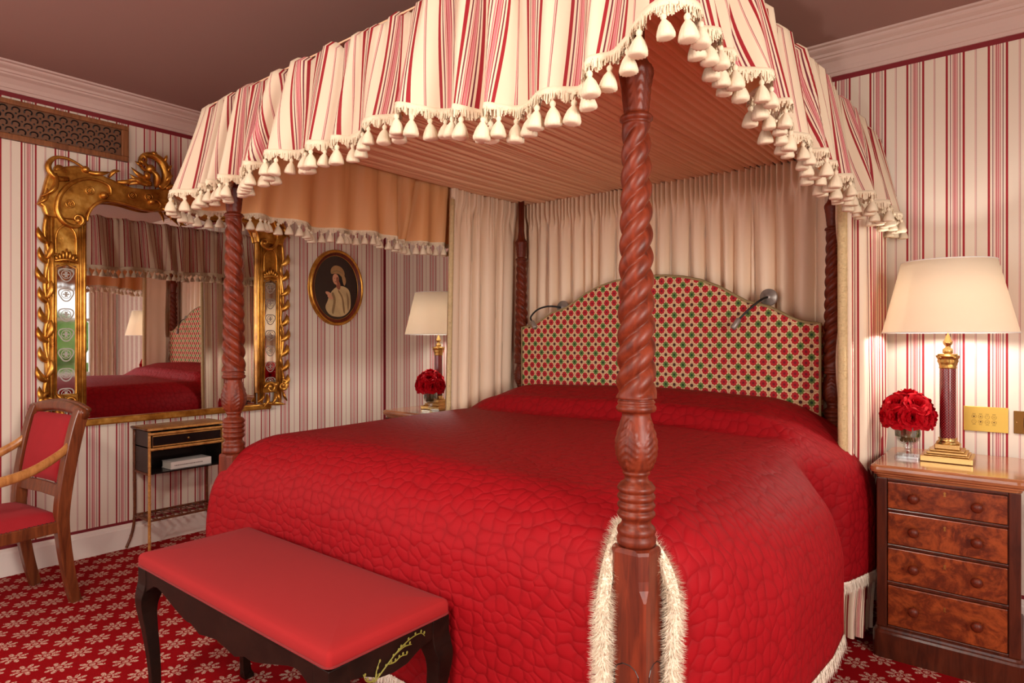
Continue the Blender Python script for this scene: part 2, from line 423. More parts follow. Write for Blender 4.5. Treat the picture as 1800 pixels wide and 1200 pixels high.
# ------------------------------------------------------------------ the room
def plane_uv(bm, p0, du, dv, lu, lv, u0=0.0):
    L = bm.loops.layers.uv.verify(); p0 = Vector(p0); du = Vector(du); dv = Vector(dv)
    vs = [bm.verts.new(p0), bm.verts.new(p0 + du * lu), bm.verts.new(p0 + du * lu + dv * lv), bm.verts.new(p0 + dv * lv)]
    f = bm.faces.new(vs)
    for l, uv in zip(f.loops, ((u0, 0), (u0 + lu, 0), (u0 + lu, lv), (u0, lv))): l[L].uv = uv
def struct(name, bm, m, **kw):
    o = obj(name, bm, m, **kw); o['kind'] = 'structure'; return o
b = BM(); box(b, XL - .1, XR + .1, YF - .1, YB + .1, -.1, 0); struct('floor', b, M['carpet'])
b = BM(); box(b, XL - .1, XR + .1, YF - .1, YB + .1, ZC, ZC + .1); struct('ceiling', b, M['ceiling'])
def wall_panels(name, rects, plane, at, normal, u_of, thick=.1):
    """rects of (s0, s1, z0, z1) on an axis-aligned wall; papered front face plus a body behind"""
    b = BM(); L = b.loops.layers.uv.verify()
    for s0, s1, z0, z1 in rects:
        a0, a1 = (at - thick, at) if normal > 0 else (at, at + thick)
        if plane == 'x': box(b, a0, a1, s0, s1, z0, z1)
        else: box(b, s0, s1, a0, a1, z0, z1)
    for f in b.faces:
        for l in f.loops: l[L].uv = (u_of(l.vert.co), l.vert.co.z)
    return struct(name, b, M['wallpaper'])
wall_panels('wall_left', [(YF - .1, LY0, 0, ZC), (LY1, YB + .1, 0, ZC), (LY0, LY1, 0, WZ0), (LY0, LY1, WZ1, ZC)], 'x', XL, 1, lambda c: c.y + .077)
wall_panels('wall_back', [(XL, XR, 0, ZC)], 'y', YB, -1, lambda c: c.x + .436)
wall_panels('wall_right', [(YF - .1, -.1, 0, ZC), (.8, WY0, 0, ZC), (WY1, YB + .1, 0, ZC), (-.1, .8, 0, WZ0), (-.1, .8, WZ1, ZC), (WY0, WY1, 0, WZ0), (WY0, WY1, WZ1, ZC)], 'x', XR, -1, lambda c: c.y)
wall_panels('wall_front', [(XL, FX0, 0, ZC), (FX1, XR, 0, ZC), (FX0, FX1, 0, .32), (FX0, FX1, 2.1, ZC)], 'y', YF, 1, lambda c: c.x)

# cornice profile: (distance from wall, z)
CP = [(0, 2.535), (.012, 2.535), (.016, 2.55), (.022, 2.552), (.028, 2.572), (.045, 2.596), (.065, 2.606), (.068, 2.615), (.078, 2.616), (.082, 2.628), (.105, 2.637), (.112, 2.642), (.114, 2.65), (.135, 2.651), (.137, 2.6601), (0, 2.6601)]
BP = [(0, 0), (.02, 0), (.02, .115), (.016, .12), (.015, .128), (.008, .134), (.006, .142), (0, .142)]
def run(name, prof, side, m, s0=None, s1=None):
    b = BM()
    if side == 'left': f = lambda s, d, z: (XL + d, s, z); a, c = YF, YB
    elif side == 'right': f = lambda s, d, z: (XR - d, s, z); a, c = YF, YB
    elif side == 'back': f = lambda s, d, z: (s, YB - d, z); a, c = XL, XR
    else: f = lambda s, d, z: (s, YF + d, z); a, c = XL, XR
    A = [b.verts.new(f(a + d, d, z)) for d, z in prof]; B = [b.verts.new(f(c - d, d, z)) for d, z in prof]
    n = len(prof)
    for i in range(n):
        j = (i + 1) % n; b.faces.new((A[i], A[j], B[j], B[i]))
    b.faces.new(A); b.faces.new(list(reversed(B))); bmesh.ops.recalc_face_normals(b, faces=b.faces[:])
    return struct(name, b, m)
for i, s in enumerate(('left', 'back', 'right', 'front')):
    run('trim_%d' % (i + 1), CP, s, M['cornice']); run('baseboard_' + s, BP, s, M['skirting'])
    run('trim_%d' % (i + 5), [(0, 2.512), (.003, 2.512), (.003, 2.536), (0, 2.536)], s, M['border'])
    run('trim_%d' % (i + 9), [(0, .141), (.0025, .141), (.0025, .158), (0, .158)], s, M['border'])
b = BM(); box(b, XL, XL + .014, YB - .0025, YB, .158, 2.512); box(b, XL, XL + .0025, YB - .014, YB, .158, 2.512)
struct('trim_13', b, M['border'])

# windows
def window(name, f, s0, s1, z0, z1, light_panes=2, glazed=True):
    """f(s, d, z) with d measured outwards from the inner wall face"""
    b = BM()
    def bx(a0, a1, d0, d1, c0, c1):
        P = [f(a, d, z) for a in (a0, a1) for d in (d0, d1) for z in (c0, c1)]
        box(b, min(p[0] for p in P), max(p[0] for p in P), min(p[1] for p in P), max(p[1] for p in P), c0, c1)
    t = .07
    bx(s0 - t, s0, -.015, .05, z0 - t, z1 + t); bx(s1, s1 + t, -.015, .05, z0 - t, z1 + t)
    bx(s0, s1, -.015, .05, z1, z1 + t)
    fr = obj(name, b, M['white_paint'], bevel=.004); fr['kind'] = 'structure'
    b = BM()
    bx(s0, s1, .02, .06, z0, z0 + .05); bx(s0, s1, .02, .06, z1 - .05, z1)
    k = light_panes
    for i in range(k + 1):
        s = lerp(s0 + .025, s1 - .025, i / k); bx(s - .025, s + .025, .02, .06, z0, z1)
    bx(s0, s1, .02, .06, (z0 + z1) / 2 - .02, (z0 + z1) / 2 + .02)
    obj('sash', b, M['white_paint'], fr, bevel=.003)
    b = BM(); bx(s0 - t, s1 + t, -.06, .05, z0 - .035, z0); obj('sill', b, M['white_paint'], fr, bevel=.005)
    b = BM(); bx(s0, s1, .038, .042, z0, z1); obj('pane', b, M['pane'], fr)
    return fr
window('window_1', lambda s, d, z: (XR + d, s, z), WY0, WY1, WZ0, WZ1, 2)
window('added_window_2', lambda s, d, z: (XR + d, s, z), -.1, .8, WZ0, WZ1, 1)  # unseen window added to house the right-hand fill lamp
window('added_window_4', lambda s, d, z: (XL - d, s, z), LY0, LY1, WZ0, WZ1, 1)  # unseen window added for the left-hand fill lamp
window('added_window_3', lambda s, d, z: (s, YF - d, z), FX0, FX1, .32, 2.1, 3)  # unseen window added and sized for the fill from behind the viewer

# flush ceiling light above the viewer, added out of view to light upper surfaces
cl = thing('added_ceiling_light', 'added flush round ceiling light with brass rim, unseen above the viewer', 'light', (-.9, -.55, ZC))
b = BM(); lathe(b, [(.27, 0), (.30, 0), (.30, -.05), (.285, -.065), (.27, -.05)], 40, cap=False); obj('rim', b, M['brass'], cl, True)
b = BM(); lathe(b, [(.27, -.001), (.27, -.045)], 40, cap=False); lathe(b, [(.0001, -.045), (.27, -.045)], 40, cap=False); obj('diffuser', b, M['white_paint'], cl, True)

# lawn and trees outside the right-hand window (seen in the mirror)
b = BM(); box(b, XR + .5, XR + 40, -15, 30, -.7, -.5); tag(obj('lawn', b, M['lawn']), kind='structure')
rt = random.Random(4)
for i, (x, y, h, lab) in enumerate([(12, 5, 2.3, 'leafy green tree seen through the window, nearest the glass'), (16, 9.5, 3.1, 'taller green tree on the lawn beyond the window'), (18, 14, 3.5, 'tallest green tree at the far side of the lawn')]):
    t = thing('tree', lab, 'tree', (x, y, -.5))
    b = BM(); tube(b, [(0, 0, 0), (.05, .02, h * .3), (0, 0, h * .55)], [.2, .15, .1], 8); obj('trunk', b, M['walnut'], t, True)
    b = BM()
    for k in range(60):
        a = rt.uniform(0, 2 * PI); rr = rt.uniform(0, 1) ** .5 * h * .45; z = rt.uniform(.12, .95) * h
        blob(b, (math.cos(a) * rr, math.sin(a) * rr, z), rt.uniform(.3, .62), (1, 1, .8), 8, 6)
    for v in b.verts: v.co += Vector((rt.uniform(-.06, .06), rt.uniform(-.06, .06), rt.uniform(-.06, .06)))
    obj('foliage', b, M['tree_leaf'], t)
# ------------------------------------------------------------------ four poster bed
PXR, PXL, PYF, PYB = -.695, -2.53, 1.31, 3.22
bed = thing('four_poster_bed', 'tall mahogany four poster bed with rope twist posts and needlework headboard', 'bed', (-1.6125, 2.26, 0))
BO = Vector((-1.6125, 2.26, 0))
def unb(o): o.location = -BO; return o       # built in world coordinates, parented to the bed's base

def post_mesh(hand):
    b = BM(); a = .047
    # square foot with lamb's-tongue chamfers
    rings = []
    zs = [(0, .004), (.1, .004), (.4, .004), (.62, .004), (.665, .004), (.675, .008), (.69, .015), (.71, .017), (.765, .017), (.772, .019), (.776, .024)]
    for z, c in zs:
        s = a if z < .77 else a - (z - .77) * .6
        pts = [(s, -s + c), (s, s - c), (s - c, s), (-s + c, s), (-s, s - c), (-s, -s + c), (-s + c, -s), (s - c, -s)]
        rings.append([b.verts.new((x, y, z)) for x, y in pts])
    for p, q in zip(rings, rings[1:]):
        for i in range(8): b.faces.new((p[i], p[(i + 1) % 8], q[(i + 1) % 8], q[i]))
    b.faces.new(list(reversed(rings[0]))); b.faces.new(rings[-1])
    for f in b.faces: f.smooth = False
    # turned part
    prof = [(.030, .774), (.041, .776), (.0445, .784), (.0445, .793), (.041, .80), (.042, .803), (.044, .809), (.042, .817), (.036, .822), (.033, .828), (.034, .834)]
    z = .838
    for k in range(4):
        r = .0435
        for t in range(6): prof.append((r - .006 * (1 - math.sin(PI * t / 5)), z + .0185 * t / 5))
        z += .0195
    prof += [(.036, .918), (.028, .922), (.026, .929), (.027, .935), (.031, .938), (.031, .942)]
    NV = 40
    for i in range(NV + 1):
        zz = lerp(.944, 1.075, i / NV)
        r = interp([(.944, .030), (.955, .037), (.975, .0435), (.995, .046), (1.015, .0455), (1.04, .040), (1.06, .0345), (1.07, .032), (1.075, .032)], zz)
        prof.append((r, zz))
    prof += [(.0335, 1.078), (.042, 1.080), (.0455, 1.085), (.0455, 1.090), (.043, 1.094), (.040, 1.097), (.043, 1.100), (.0415, 1.105), (.036, 1.108)]
    NT_ = 170
    for i in range(NT_ + 1):
        zz = lerp(1.110, 1.735, i / NT_); prof.append((lerp(.0465, .0325, (zz - 1.11) / .625), zz))
    prof += [(.029, 1.737), (.033, 1.741), (.0375, 1.745), (.0375, 1.75), (.034, 1.755), (.029, 1.757)]
    for i in range(25):
        zz = lerp(1.760, 1.868, i / 24)
        prof.append((interp([(1.76, .0265), (1.78, .029), (1.82, .0325), (1.845, .037), (1.856, .0385), (1.868, .034)], zz), zz))
    prof += [(.030, 1.872), (.024, 1.885), (.019, 1.93), (.019, 2.16)]
    N = 72
    def rf(t, z, r):
        if 1.109 < z < 1.736:
            e = min(1, (z - 1.109) / .02, (1.736 - z) / .015)
            ph = 1.5 * (t - hand * (z / .155) * 2 * PI)
            return r * (1 - e * .30 * (1 - abs(math.sin(ph)) ** .8))
        if .944 < z < 1.075:          # four carved acanthus leaves
            k = (t + PI / 4) % (PI / 2) - PI / 4
            s = (z - .948) / .115
            if 0 < s < 1:
                wd = .62 * math.sin(PI * min(1, s * .9 + .08)) ** .7 * (.78 + .22 * abs(math.sin(s * 15)))
                if abs(k) < wd:
                    rib = .0016 * (1 if abs(k) < .07 else 0)
                    return r + .0040 + rib * 1.4 - .0028 * abs(math.sin((abs(k) * 7 + s * 22)))
            return r
        if 1.76 < z < 1.868:
            return r * (1 + .045 * abs(math.cos(4 * t)) + .03 * math.sin(z * 320 + 8 * math.cos(4 * t)))
        return r
    base = len(b.verts)
    lathe(b, prof, N, rf)
    b.faces.ensure_lookup_table()
    for f in b.faces:
        if min(v.co.z for v in f.verts) > .773 and len(f.verts) == 4: f.smooth = True
    me = bpy.data.meshes.new('bed_post'); b.to_mesh(me); b.free(); me.materials.append(M['mahogany'])
    return me
pm = {1: post_mesh(1), -1: post_mesh(-1)}
for x, y, h in ((PXR, PYF, 1), (PXL, PYF, -1), (PXR, PYB, 1), (PXL, PYB, -1)):
    p = obj('bed_post', pm[h], None, bed); p.location = Vector((x, y, 0)) - BO
    # inlaid lines on the foot
    b = BM()
    for sx, sy in ((0, -1), (1, 0), (0, 1), (-1, 0)):
        for k in (-1, 1):
            pass
        w_ = .030
        arch = [(-w_, .06), (-w_, .50), (-w_ * .75, .512), (-w_ * .3, .52), (w_ * .3, .52), (w_ * .75, .512), (w_, .50), (w_, .06)]
        pts = []
        for s, z in arch:
            if sx: pts.append((sx * .0472, s, z))
            else: pts.append((s, sy * .0472, z))
        tube(b, pts, .0012, 4)
    obj('inlay_line', b, M['black'], p)

# headboard
XC = (PXR + PXL) / 2
hp = [(0, 1.582), (.1, 1.579), (.2, 1.567), (.3, 1.543), (.4, 1.503), (.48, 1.455), (.53, 1.427), (.58, 1.412), (.64, 1.396), (.70, 1.365), (.75, 1.337), (.80, 1.32), (.85, 1.313), (.872, 1.312)]
out = [(XC + x, z) for x, z in hp] + [(XC + .872, .62), (XC - .872, .62)] + [(XC - x, z) for x, z in reversed(hp[1:])]
b = BM(); prism(b, out, lambda x, z, d: (x, d, z), 3.165, 3.235)
hb = unb(obj('headboard', b, M['needlework'], bed, bevel=.012, seg=3))
b = BM(); ln = [(XC - x, 3.168, z) for x, z in reversed(hp)] + [(XC + x, 3.168, z) for x, z in hp[1:]]
ln = [(XC - .872, 3.168, .64)] + ln + [(XC + .872, 3.168, .64)]
tube(b, ln, .0055, 8); tube(b, [(x, y + .014, z + .004) for x, y, z in ln], .004, 6); obj('piping', b, M['piping'], hb, True)
# rails and base
b = BM(); box(b, PXR - .04, PXR - .01, PYF + .04, PYB, .22, .40); box(b, PXL + .01, PXL + .04, PYF + .04, PYB, .22, .40)
box(b, PXL + .045, PXR - .045, PYF, PYF + .03, .22, .40); box(b, PXL + .045, PXR - .045, PYB - .02, PYB + .01, .22, .6)
unb(obj('bed_rail', b, M['mahogany'], bed, bevel=.004))
b = BM(); box(b, PXL + .06, PXR - .06, PYF + .06, PYB - .06, .12, .50); unb(obj('divan_base', b, M['black'], bed, bevel=.01))
# tester frame and its gathered ceiling
TZ = 2.125
b = BM()
x0, x1, y0, y1 = -2.63, -.60, 1.24, 3.36
box(b, x0, x1, y0, y0 + .03, 2.13, 2.19); box(b, x0, x1, y1 - .03, y1, 2.13, 2.19); box(b, x0, x0 + .03, y0, y1, 2.13, 2.19); box(b, x1 - .03, x1, y0, y1, 2.13, 2.19)
unb(obj('tester_frame', b, M['walnut'], bed))
rp = random.Random(11); offs = []; x = x0 + .01; xs = []
zz_ = []
while x < x1 - .03:
    wd = rp.uniform(.014, .042); dp = rp.uniform(.012, .026); lo = rp.uniform(-.008, .004)
    for q_, h_ in ((0, dp), (.10, dp * .35), (.28, lo), (.6, lo - .004), (.88, lo + .003)): xs.append(x + wd * q_); zz_.append(TZ + h_)
    x += wd
b = BM(); NY = 14
dr = [.012 * math.sin(k_ * .11) + .006 * math.sin(k_ * .043 + 1) for k_ in range(len(xs))]
grid(b, lambda i, j: (min(max(xs[i] + dr[i] * math.sin(PI * j / NY * 1.0) * 1.2, x0), x1), lerp(y0 + .005, y1 - .005, j / NY), zz_[i] - .012 * math.sin(PI * j / NY)), len(xs) - 1, NY)
unb(obj('tester_ceiling', b, M['lining'], bed, True))
b = BM(); box(b, x0, x1, y0, y1, 2.192, 2.197); unb(obj('tester_cover', b, M['lining'], bed))

# ------------------------------------------------------------------ valance round the canopy
val = thing('canopy_valance', 'gathered red striped valance with tasselled cream trim round the bed canopy', 'valance', (-1.6125, 2.26, 2.2))
VO = Vector((-1.6125, 2.26, 2.2))
def unv(o): o.location = -VO; return o
cor = [(-2.66, 3.40), (-2.68, 1.215), (-.575, 1.205), (-.535, 3.40)]
def path_pt(s):
    """plan position and outward normal along the canopy outline, s in metres"""
    pts = cor; r = .07
    for i in range(3):
        A = Vector(pts[i]); B = Vector(pts[i + 1]); L = (B - A).length
        if s <= L or i == 2:
            d = (B - A) / L; n = Vector((-d.y, d.x)) * -1
            n0 = n.copy()
            # blend the normal and round the corner near the ends
            if i < 2 and L - s < r:
                C = Vector(pts[i + 2]); d2 = (C - B).normalized(); n2 = Vector((d2.y, -d2.x))
                k = .5 * (1 - (L - s) / r); k = k * k * 2
                n = (n0 * (1 - k) + n2 * k).normalized()
                p = A + d * s - n * (.028 * k * 2)
            elif i > 0 and s < r:
                Z = Vector(pts[i - 1]); d0 = (A - Z).normalized(); n2 = Vector((d0.y, -d0.x))
                k = .5 * (1 - s / r); k = k * k * 2
                n = (n0 * (1 - k) + n2 * k).normalized()
                p = A + d * s - n * (.028 * k * 2)
            else: p = A + d * s
            return p, n
        s -= L
L0 = (Vector(cor[1]) - Vector(cor[0])).length; L1 = (Vector(cor[2]) - Vector(cor[1])).length; L2 = (Vector(cor[3]) - Vector(cor[2])).length
LT = L0 + L1 + L2
rv = random.Random(5)
# irregular folds: each a bump centred at fc with width fw and height fh
folds = []; s = 0
while s < LT:
    wd = rv.uniform(.08, .21); folds.append((s + wd / 2, wd * .96, rv.uniform(.45, 1.0), rv.uniform(-.03, .03))); s += wd
gath = [rv.uniform(0, 2 * PI) for _ in range(12)]
def fold_off(s, t, inner=False):
    """outward displacement of the cloth at path position s and height parameter t (0 top, 1 hem)"""
    o = 0
    for c, wd, hh, lean in folds:
        u = (s - c - lean * (t - .5) * 2) / (wd * .5)
        if abs(u) < 1: o += hh * (math.cos(u * PI) * .5 + .5)
    amp = lerp(.026, .084, t ** .8)
    tiny = (math.sin(s * 140 + gath[0]) + math.sin(s * 93 + gath[1] + 2 * math.sin(s * 7))) * .004 * (1 - t) ** 1.3
    return (o - .4) * amp + tiny
def corner_w(s):
    return max(0, 1 - abs(s - L0) / .22), max(0, 1 - abs(s - L0 - L1) / .16)
HEM = [(0, 1.80), (L0 - .3, 1.80), (L0, 1.815), (L0 + .4, 1.845), (L0 + .75, 1.862), (L0 + 1.3, 1.872), (L0 + 1.5, 1.85), (L0 + 1.68, 1.80), (L0 + 1.9, 1.795), (L0 + 2.0, 1.86), (L0 + 2.09, 1.912), (L0 + L1 + .05, 1.915), (L0 + L1 + .3, 1.90), (L0 + L1 + .55, 1.875), (L0 + L1 + .9, 1.82), (L0 + L1 + 1.7, 1.79), (LT, 1.775)]
def vpt(s, t, inset=0.0):
    p, n = path_pt(max(0, min(LT - 1e-6, s)))
    cl, cr = corner_w(s)
    flare = lerp(-.01, .035, t) + (cl * .09 + cr * .03) * t ** 1.2
    off = flare + fold_off(s, t) - inset
    if t < .06: off -= (1 - t / .06) * .02
    if s > LT - 1.0: off += .05 * t * sm(LT - 1.0, LT - .2, s)
    ztop = 2.197 + .006 * math.sin(s * 37) + .004 * math.sin(s * 61)
    zb = interp(HEM, s) + .007 * math.sin(s * 11.3)
    z = lerp(ztop, zb, t)
    return Vector((p.x + n.x * off, p.y + n.y * off, z))
NS, NVV = 900, 16
sv = [LT * i / NS for i in range(NS + 1)]
# cloth coordinate = length of the folded cloth at mid height
cu = [0]; prev = vpt(0, .6)
for i in range(1, NS + 1):
    q = vpt(sv[i], .6); cu.append(cu[-1] + ((q.xy - prev.xy).length) * 1.12); prev = q
skew = lambda i: .02 * math.sin(sv[i] * 6.3) + .014 * math.sin(sv[i] * 17)
b = BM(); grid(b, lambda i, j: vpt(sv[i], j / NVV), NS, NVV, lambda i, j: (cu[i] + skew(i) * (j / NVV - .5), .33 * j / NVV))
unv(obj('striped_cloth', b, M['wide_stripe_fabric'], val, True))
b = BM(); grid(b, lambda i, j: vpt(sv[i * 2], j / 8, .012), NS // 2, 8)
unv(obj('lining', b, M['peach'], val, True))
# braid with small scallops of looped fringe
hem = [vpt(s_, 1.0, 0) for s_ in sv]
b = BM()
def braid(i, j):
    p = vpt(sv[i], 1.0, [-.003, -.004, -.006, .0, .007, .006, .004, .004][j % 8]); q_ = abs(math.sin(cu[i] * 60)); z = [.009, .0, -.006, -.006 - .003 * q_, -.005 - .002 * q_, -.004, .001, .009][j % 8]
    return (p.x, p.y, p.z + z)
grid(b, braid, NS, 8); unv(obj('braid', b, M['fringe'], val, True, weld=True))
b = BM(); rth = random.Random(12)
for _ in range(15000):
    u = rth.random() * NS; i = int(u); fr_ = u - i; p = hem[i].lerp(hem[min(NS, i + 1)], fr_); c_ = lerp(cu[i], cu[min(NS, i + 1)], fr_)
    d_ = (hem[min(NS, i + 1)] - hem[i]); d_.z = 0
    if d_.length < 1e-6: continue
    d_.normalize(); nr = Vector((d_.y, -d_.x, 0)); q_ = abs(math.sin(c_ * 70)); L = (.008 + .016 * q_) * rth.uniform(.8, 1.1)
    a = p + nr * rth.uniform(-.006, .006) + Vector((0, 0, rth.uniform(-.004, .001))); e = a + Vector((0, 0, -L)) + nr * rth.uniform(-.005, .005)
    b.faces.new([b.verts.new(a - d_ * .0016), b.verts.new(a + d_ * .0016), b.verts.new(e + d_ * .0014), b.verts.new(e - d_ * .0014)])
unv(obj('scalloped_fringe', b, M['fringe'], val))
# tassel
def tassel_mesh():
    b = BM()
    lathe(b, [(.0015, .006), (.0018, -.008), (.004, -.010), (.0068, -.014), (.0066, -.019), (.0042, -.022), (.0065, -.025), (.0120, -.034), (.0165, -.046), (.0190, -.056), (.0185, -.062), (.0120, -.064), (.0, -.0635)], 28,
          lambda t, z, r: r * (1 + (.085 * math.cos(14 * t) if z < -.03 else 0)))
    me = bpy.data.meshes.new('tassel'); b.to_mesh(me); b.free()
    for p in me.polygons: p.use_smooth = True
    me.materials.append(M['fringe']); return me
tm = tassel_mesh()
spots = []; acc = 0; hp_ = hem[0]
for i in range(1, NS + 1):
    acc += (hem[i].xy - hp_.xy).length; hp_ = hem[i]
    if acc > .044: acc = 0; spots.append(hem[i])
spots.sort(key=lambda p: (p - Vector((0, 0, H))).length)
rt = random.Random(2)
stuff = BM()
for k, p in enumerate(spots):
    rz = rt.uniform(0, 6.28); tl = rt.uniform(-.12, .12); sc_ = rt.uniform(.92, 1.08)
    if k < 100:
        o = obj('tassel', tm, None, val); o.location = p - VO + Vector((0, 0, -.012)); o.rotation_euler = (tl, rt.uniform(-.1, .1), rz); o.scale = (sc_,) * 3
    else:
        n0 = len(stuff.verts); stuff.from_mesh(tm); stuff.verts.ensure_lookup_table()
        for v in stuff.verts[n0:]: v.co = v.co * sc_ + p + Vector((0, 0, -.012))
if len(stuff.verts):
    for f in stuff.faces: f.smooth = True
    o = unv(obj('far_tassels', stuff, M['fringe'], val)); o['kind'] = 'stuff'

# ------------------------------------------------------------------ bed curtains
def curtain(name, plan, z0, z1, mats, parent, nfold, amp, seed, head=0, nz=24, gather=0.0, uvscale=1.0, phase=0.0, slant=0.0, inset=0.0, dens=12, lead=False):
    """plan: 2-D polyline; folds stand off it; heading of narrow pleats of height `head` at the top"""
    P = catmull([Vector((x, y, 0)) for x, y in plan], 12); Ls = [0]
    for a, c in zip(P, P[1:]): Ls.append(Ls[-1] + (c - a).length)
    LL = Ls[-1]; rnd = random.Random(seed)
    ws = [rnd.uniform(.6, 1.4) for _ in range(nfold)]; tot = sum(ws); cs = []; a = 0
    for q in ws: cs.append((a / tot, q / tot, rnd.uniform(.55, 1.0), rnd.uniform(-.25, .25))); a += q
    def at(u):
        s = u * LL
        for k in range(len(Ls) - 1):
            if s <= Ls[k + 1] or k == len(Ls) - 2:
                t = (s - Ls[k]) / max(1e-6, Ls[k + 1] - Ls[k]); p = P[k].lerp(P[k + 1], t); d = (P[k + 1] - P[k]).normalized(); return p, Vector((d.y, -d.x, 0))
    NU = nfold * dens
    def off(u, v):
        o = 0
        for c, q, hh, lean in cs:
            t = (u - c - lean * q * v) / q
            if 0 <= t < 1: o = hh * math.sin(PI * t) ** .8 - .35; break
        z_from_top = v * (z1 - z0)
        if head:
            k = sm(head * .8, head * 1.6, z_from_top)
            pin = amp * .34 * math.sin(u * LL / .030 * 2 * PI + 2.5 * math.sin(u * 40)) * (1 - .5 * k)
            return o * amp * k * lerp(.75, 1.1, v) + pin * (1 - k) + pin * .25 * k * max(0, 1 - (z_from_top - head) * 4)
        return o * amp * lerp(.7, 1.15, v)
    def f(i, j):
        u = i / NU; v = j / nz; g = gather * sm(.55, 1, v)
        uu = lerp(u, (0 if lead else .5) + (u - (0 if lead else .5)) * (1 - gather), sm(.6, 1, v)) if gather else u
        p, n = at(min(1, max(0, uu))); p = p + n * (off(u, v) - inset) + Vector((0, 0, lerp(z1, z0, v)))
        p.x += slant * v
        if lead: p.y -= .09 * sm(.6, 1, v)
        return p
    b = BM(); cl = [0]; pr = f(0, nz // 2)
    for i in range(1, NU + 1):
        q = f(i, nz // 2); cl.append(cl[-1] + (q - pr).length); pr = q
    grid(b, f, NU, nz, lambda i, j: (cl[i] * uvscale + phase, lerp(z1, z0, j / nz)))
    o = obj(name, b, mats, parent, True)
    return o, f, NU, nz
o, *_ = curtain('bed_curtain', [(-2.56, 3.335), (-2.0, 3.335), (-1.3, 3.335), (-.64, 3.335)], .55, 2.12, M['silk'], None, 22, .080, 3, head=.11, nz=36, dens=30)
tag(o, 'cream silk curtain hanging in folds behind the needlework headboard', 'curtain', 'bed curtains')
# left side, cream lining towards the bed
o, f, NU, nz = curtain('bed_curtain', [(-2.60, 2.66), (-2.62, 2.85), (-2.60, 3.1), (-2.61, 3.40)], .02, 2.12, M['silk'], None, 7, .075, 9, head=.11, nz=30, dens=26, slant=-.05)
tag(o, 'cream lined bed curtain with ruched fringe at the far left bedside', 'curtain', 'bed curtains')
b = BM(); fluff(b, [f(0, j) + Vector((.006, -.008, 0)) for j in range(1, nz + 1)], .015, 3600, .015, 4); obj('fringe', b, M['tan_fringe'], o, True)
# striped backing on the window side
o2, *_ = curtain('striped_backing', [(-2.60, 2.66), (-2.62, 2.85), (-2.60, 3.1), (-2.61, 3.40)], .02, 2.12, M['stripe_fabric'], o, 7, .075, 9, head=.11, nz=30, dens=26, slant=-.05, inset=.008)
# right side, striped outwards
o, f, NU, nz = curtain('bed_curtain', [(-.60, 2.95), (-.545, 3.0), (-.535, 3.12), (-.51, 3.22), (-.53, 3.32), (-.505, 3.42)], .03, 1.98, M['stripe_fabric'], None, 7, .05, 14, nz=30, dens=22, gather=.5, phase=.06, lead=True)
tag(o, 'red striped bed curtain with cream fringe hanging beside the right nightstand', 'curtain', 'bed curtains')
edge = [f(0, j) for j in range(nz + 1)]
b = BM(); fluff(b, [e + Vector((.004, -.012, 0)) for e in edge], .019, 6500, .012, 8); obj('fringe', b, M['tan_fringe'], o, True)
b = BM(); ld = [(0, 0), (-.018, .03), (-.012, .06), (-.035, .09), (-.03, .13), (-.055, .19)]
grid(b, lambda i, j: edge[j] + Vector((ld[i][0] * (1 + .2 * math.sin(j * .6)), ld[i][1], 0)), 5, nz); obj('lining', b, M['silk'], o, True)
# ------------------------------------------------------------------ mattress, pillows, quilt
b = BM(); box(b, PXL + .07, PXR - .07, PYF + .09, PYB - .06, .505, .80)
tag(obj('mattress', b, M['white_paint'], bevel=.05, seg=4), 'deep mattress lying on the bed base under the red quilt', 'mattress')
QX, QW, QR, QF, QRF = -1.6, .80, .20, 1.47, .22         # centre, half width of the flat, edge radius, start of the foot roll
def roll(t, r=QR):
    if t <= 0: return 0.0, 0.0
    if t < PI * r / 2: return r * math.sin(t / r), r * (1 - math.cos(t / r))
    return r, r + t - PI * r / 2
ARC = PI * QR / 2; ARCF = PI * QRF / 2
def quilt_pt(a, c):
    """a: across from the centre line; c: distance towards the foot past the start of the foot roll (negative = up the bed)"""
    sa = 1 if a >= 0 else -1; ao = abs(a) - QW
    rx, dz1 = roll(ao); ry, dz2 = roll(c, QRF)
    x = QX + sa * (min(abs(a), QW) + rx); y = QF - (c if c <= 0 else ry)
    top = .845 + .012 * math.cos(min(1, abs(a) / QW) * PI / 2) + .005 * math.sin(x * 5 + y * 3)
    yy = y
    # pillows under the quilt near the head
    k = sm(2.66, 2.76, yy) * .075 + sm(2.74, 2.98, yy) * .045 - sm(3.05, 3.22, yy) * .02
    k *= 1 - sm(.66, .98, abs(a)) * .85
    k -= .012 * math.exp(-((yy - 2.64) / .05) ** 2) * (1 - sm(.7, .9, abs(a)))
    top += k
    z = top - dz1 - dz2
    d1 = max(0, ao - ARC * .5); d2 = max(0, c - ARCF * .5)
    if ao > 0:
        g = sm(0, .45, ao)
        if sa > 0:      # right side: a long belly, a tuck, then a flap by the curtain
            o = interp([(1.2, -.03), (1.37, -.028), (1.5, .05), (1.75, .12), (2.1, .14), (2.30, .13), (2.42, .04), (2.50, -.07), (2.62, -.08), (2.76, .05), (2.95, .115), (3.1, .10), (3.3, .05)], y)
            x += o * g
        else:
            x -= (.03 + .02 * math.sin(y * 9)) * g
    if c > 0:
        g = sm(0, .5, c)
        y -= (.006 * math.sin(a * 7 + 1)) * g
        if a < -.5: x -= .14 * g * sm(-.5, -.88, a)
    return x, y, z
CUT_C = .127
NA, NC = 150, 150
DA, DC = QW + ARC + .36, ARCF + .39
av = [-DA + 2 * DA * i / NA for i in range(NA + 1)]
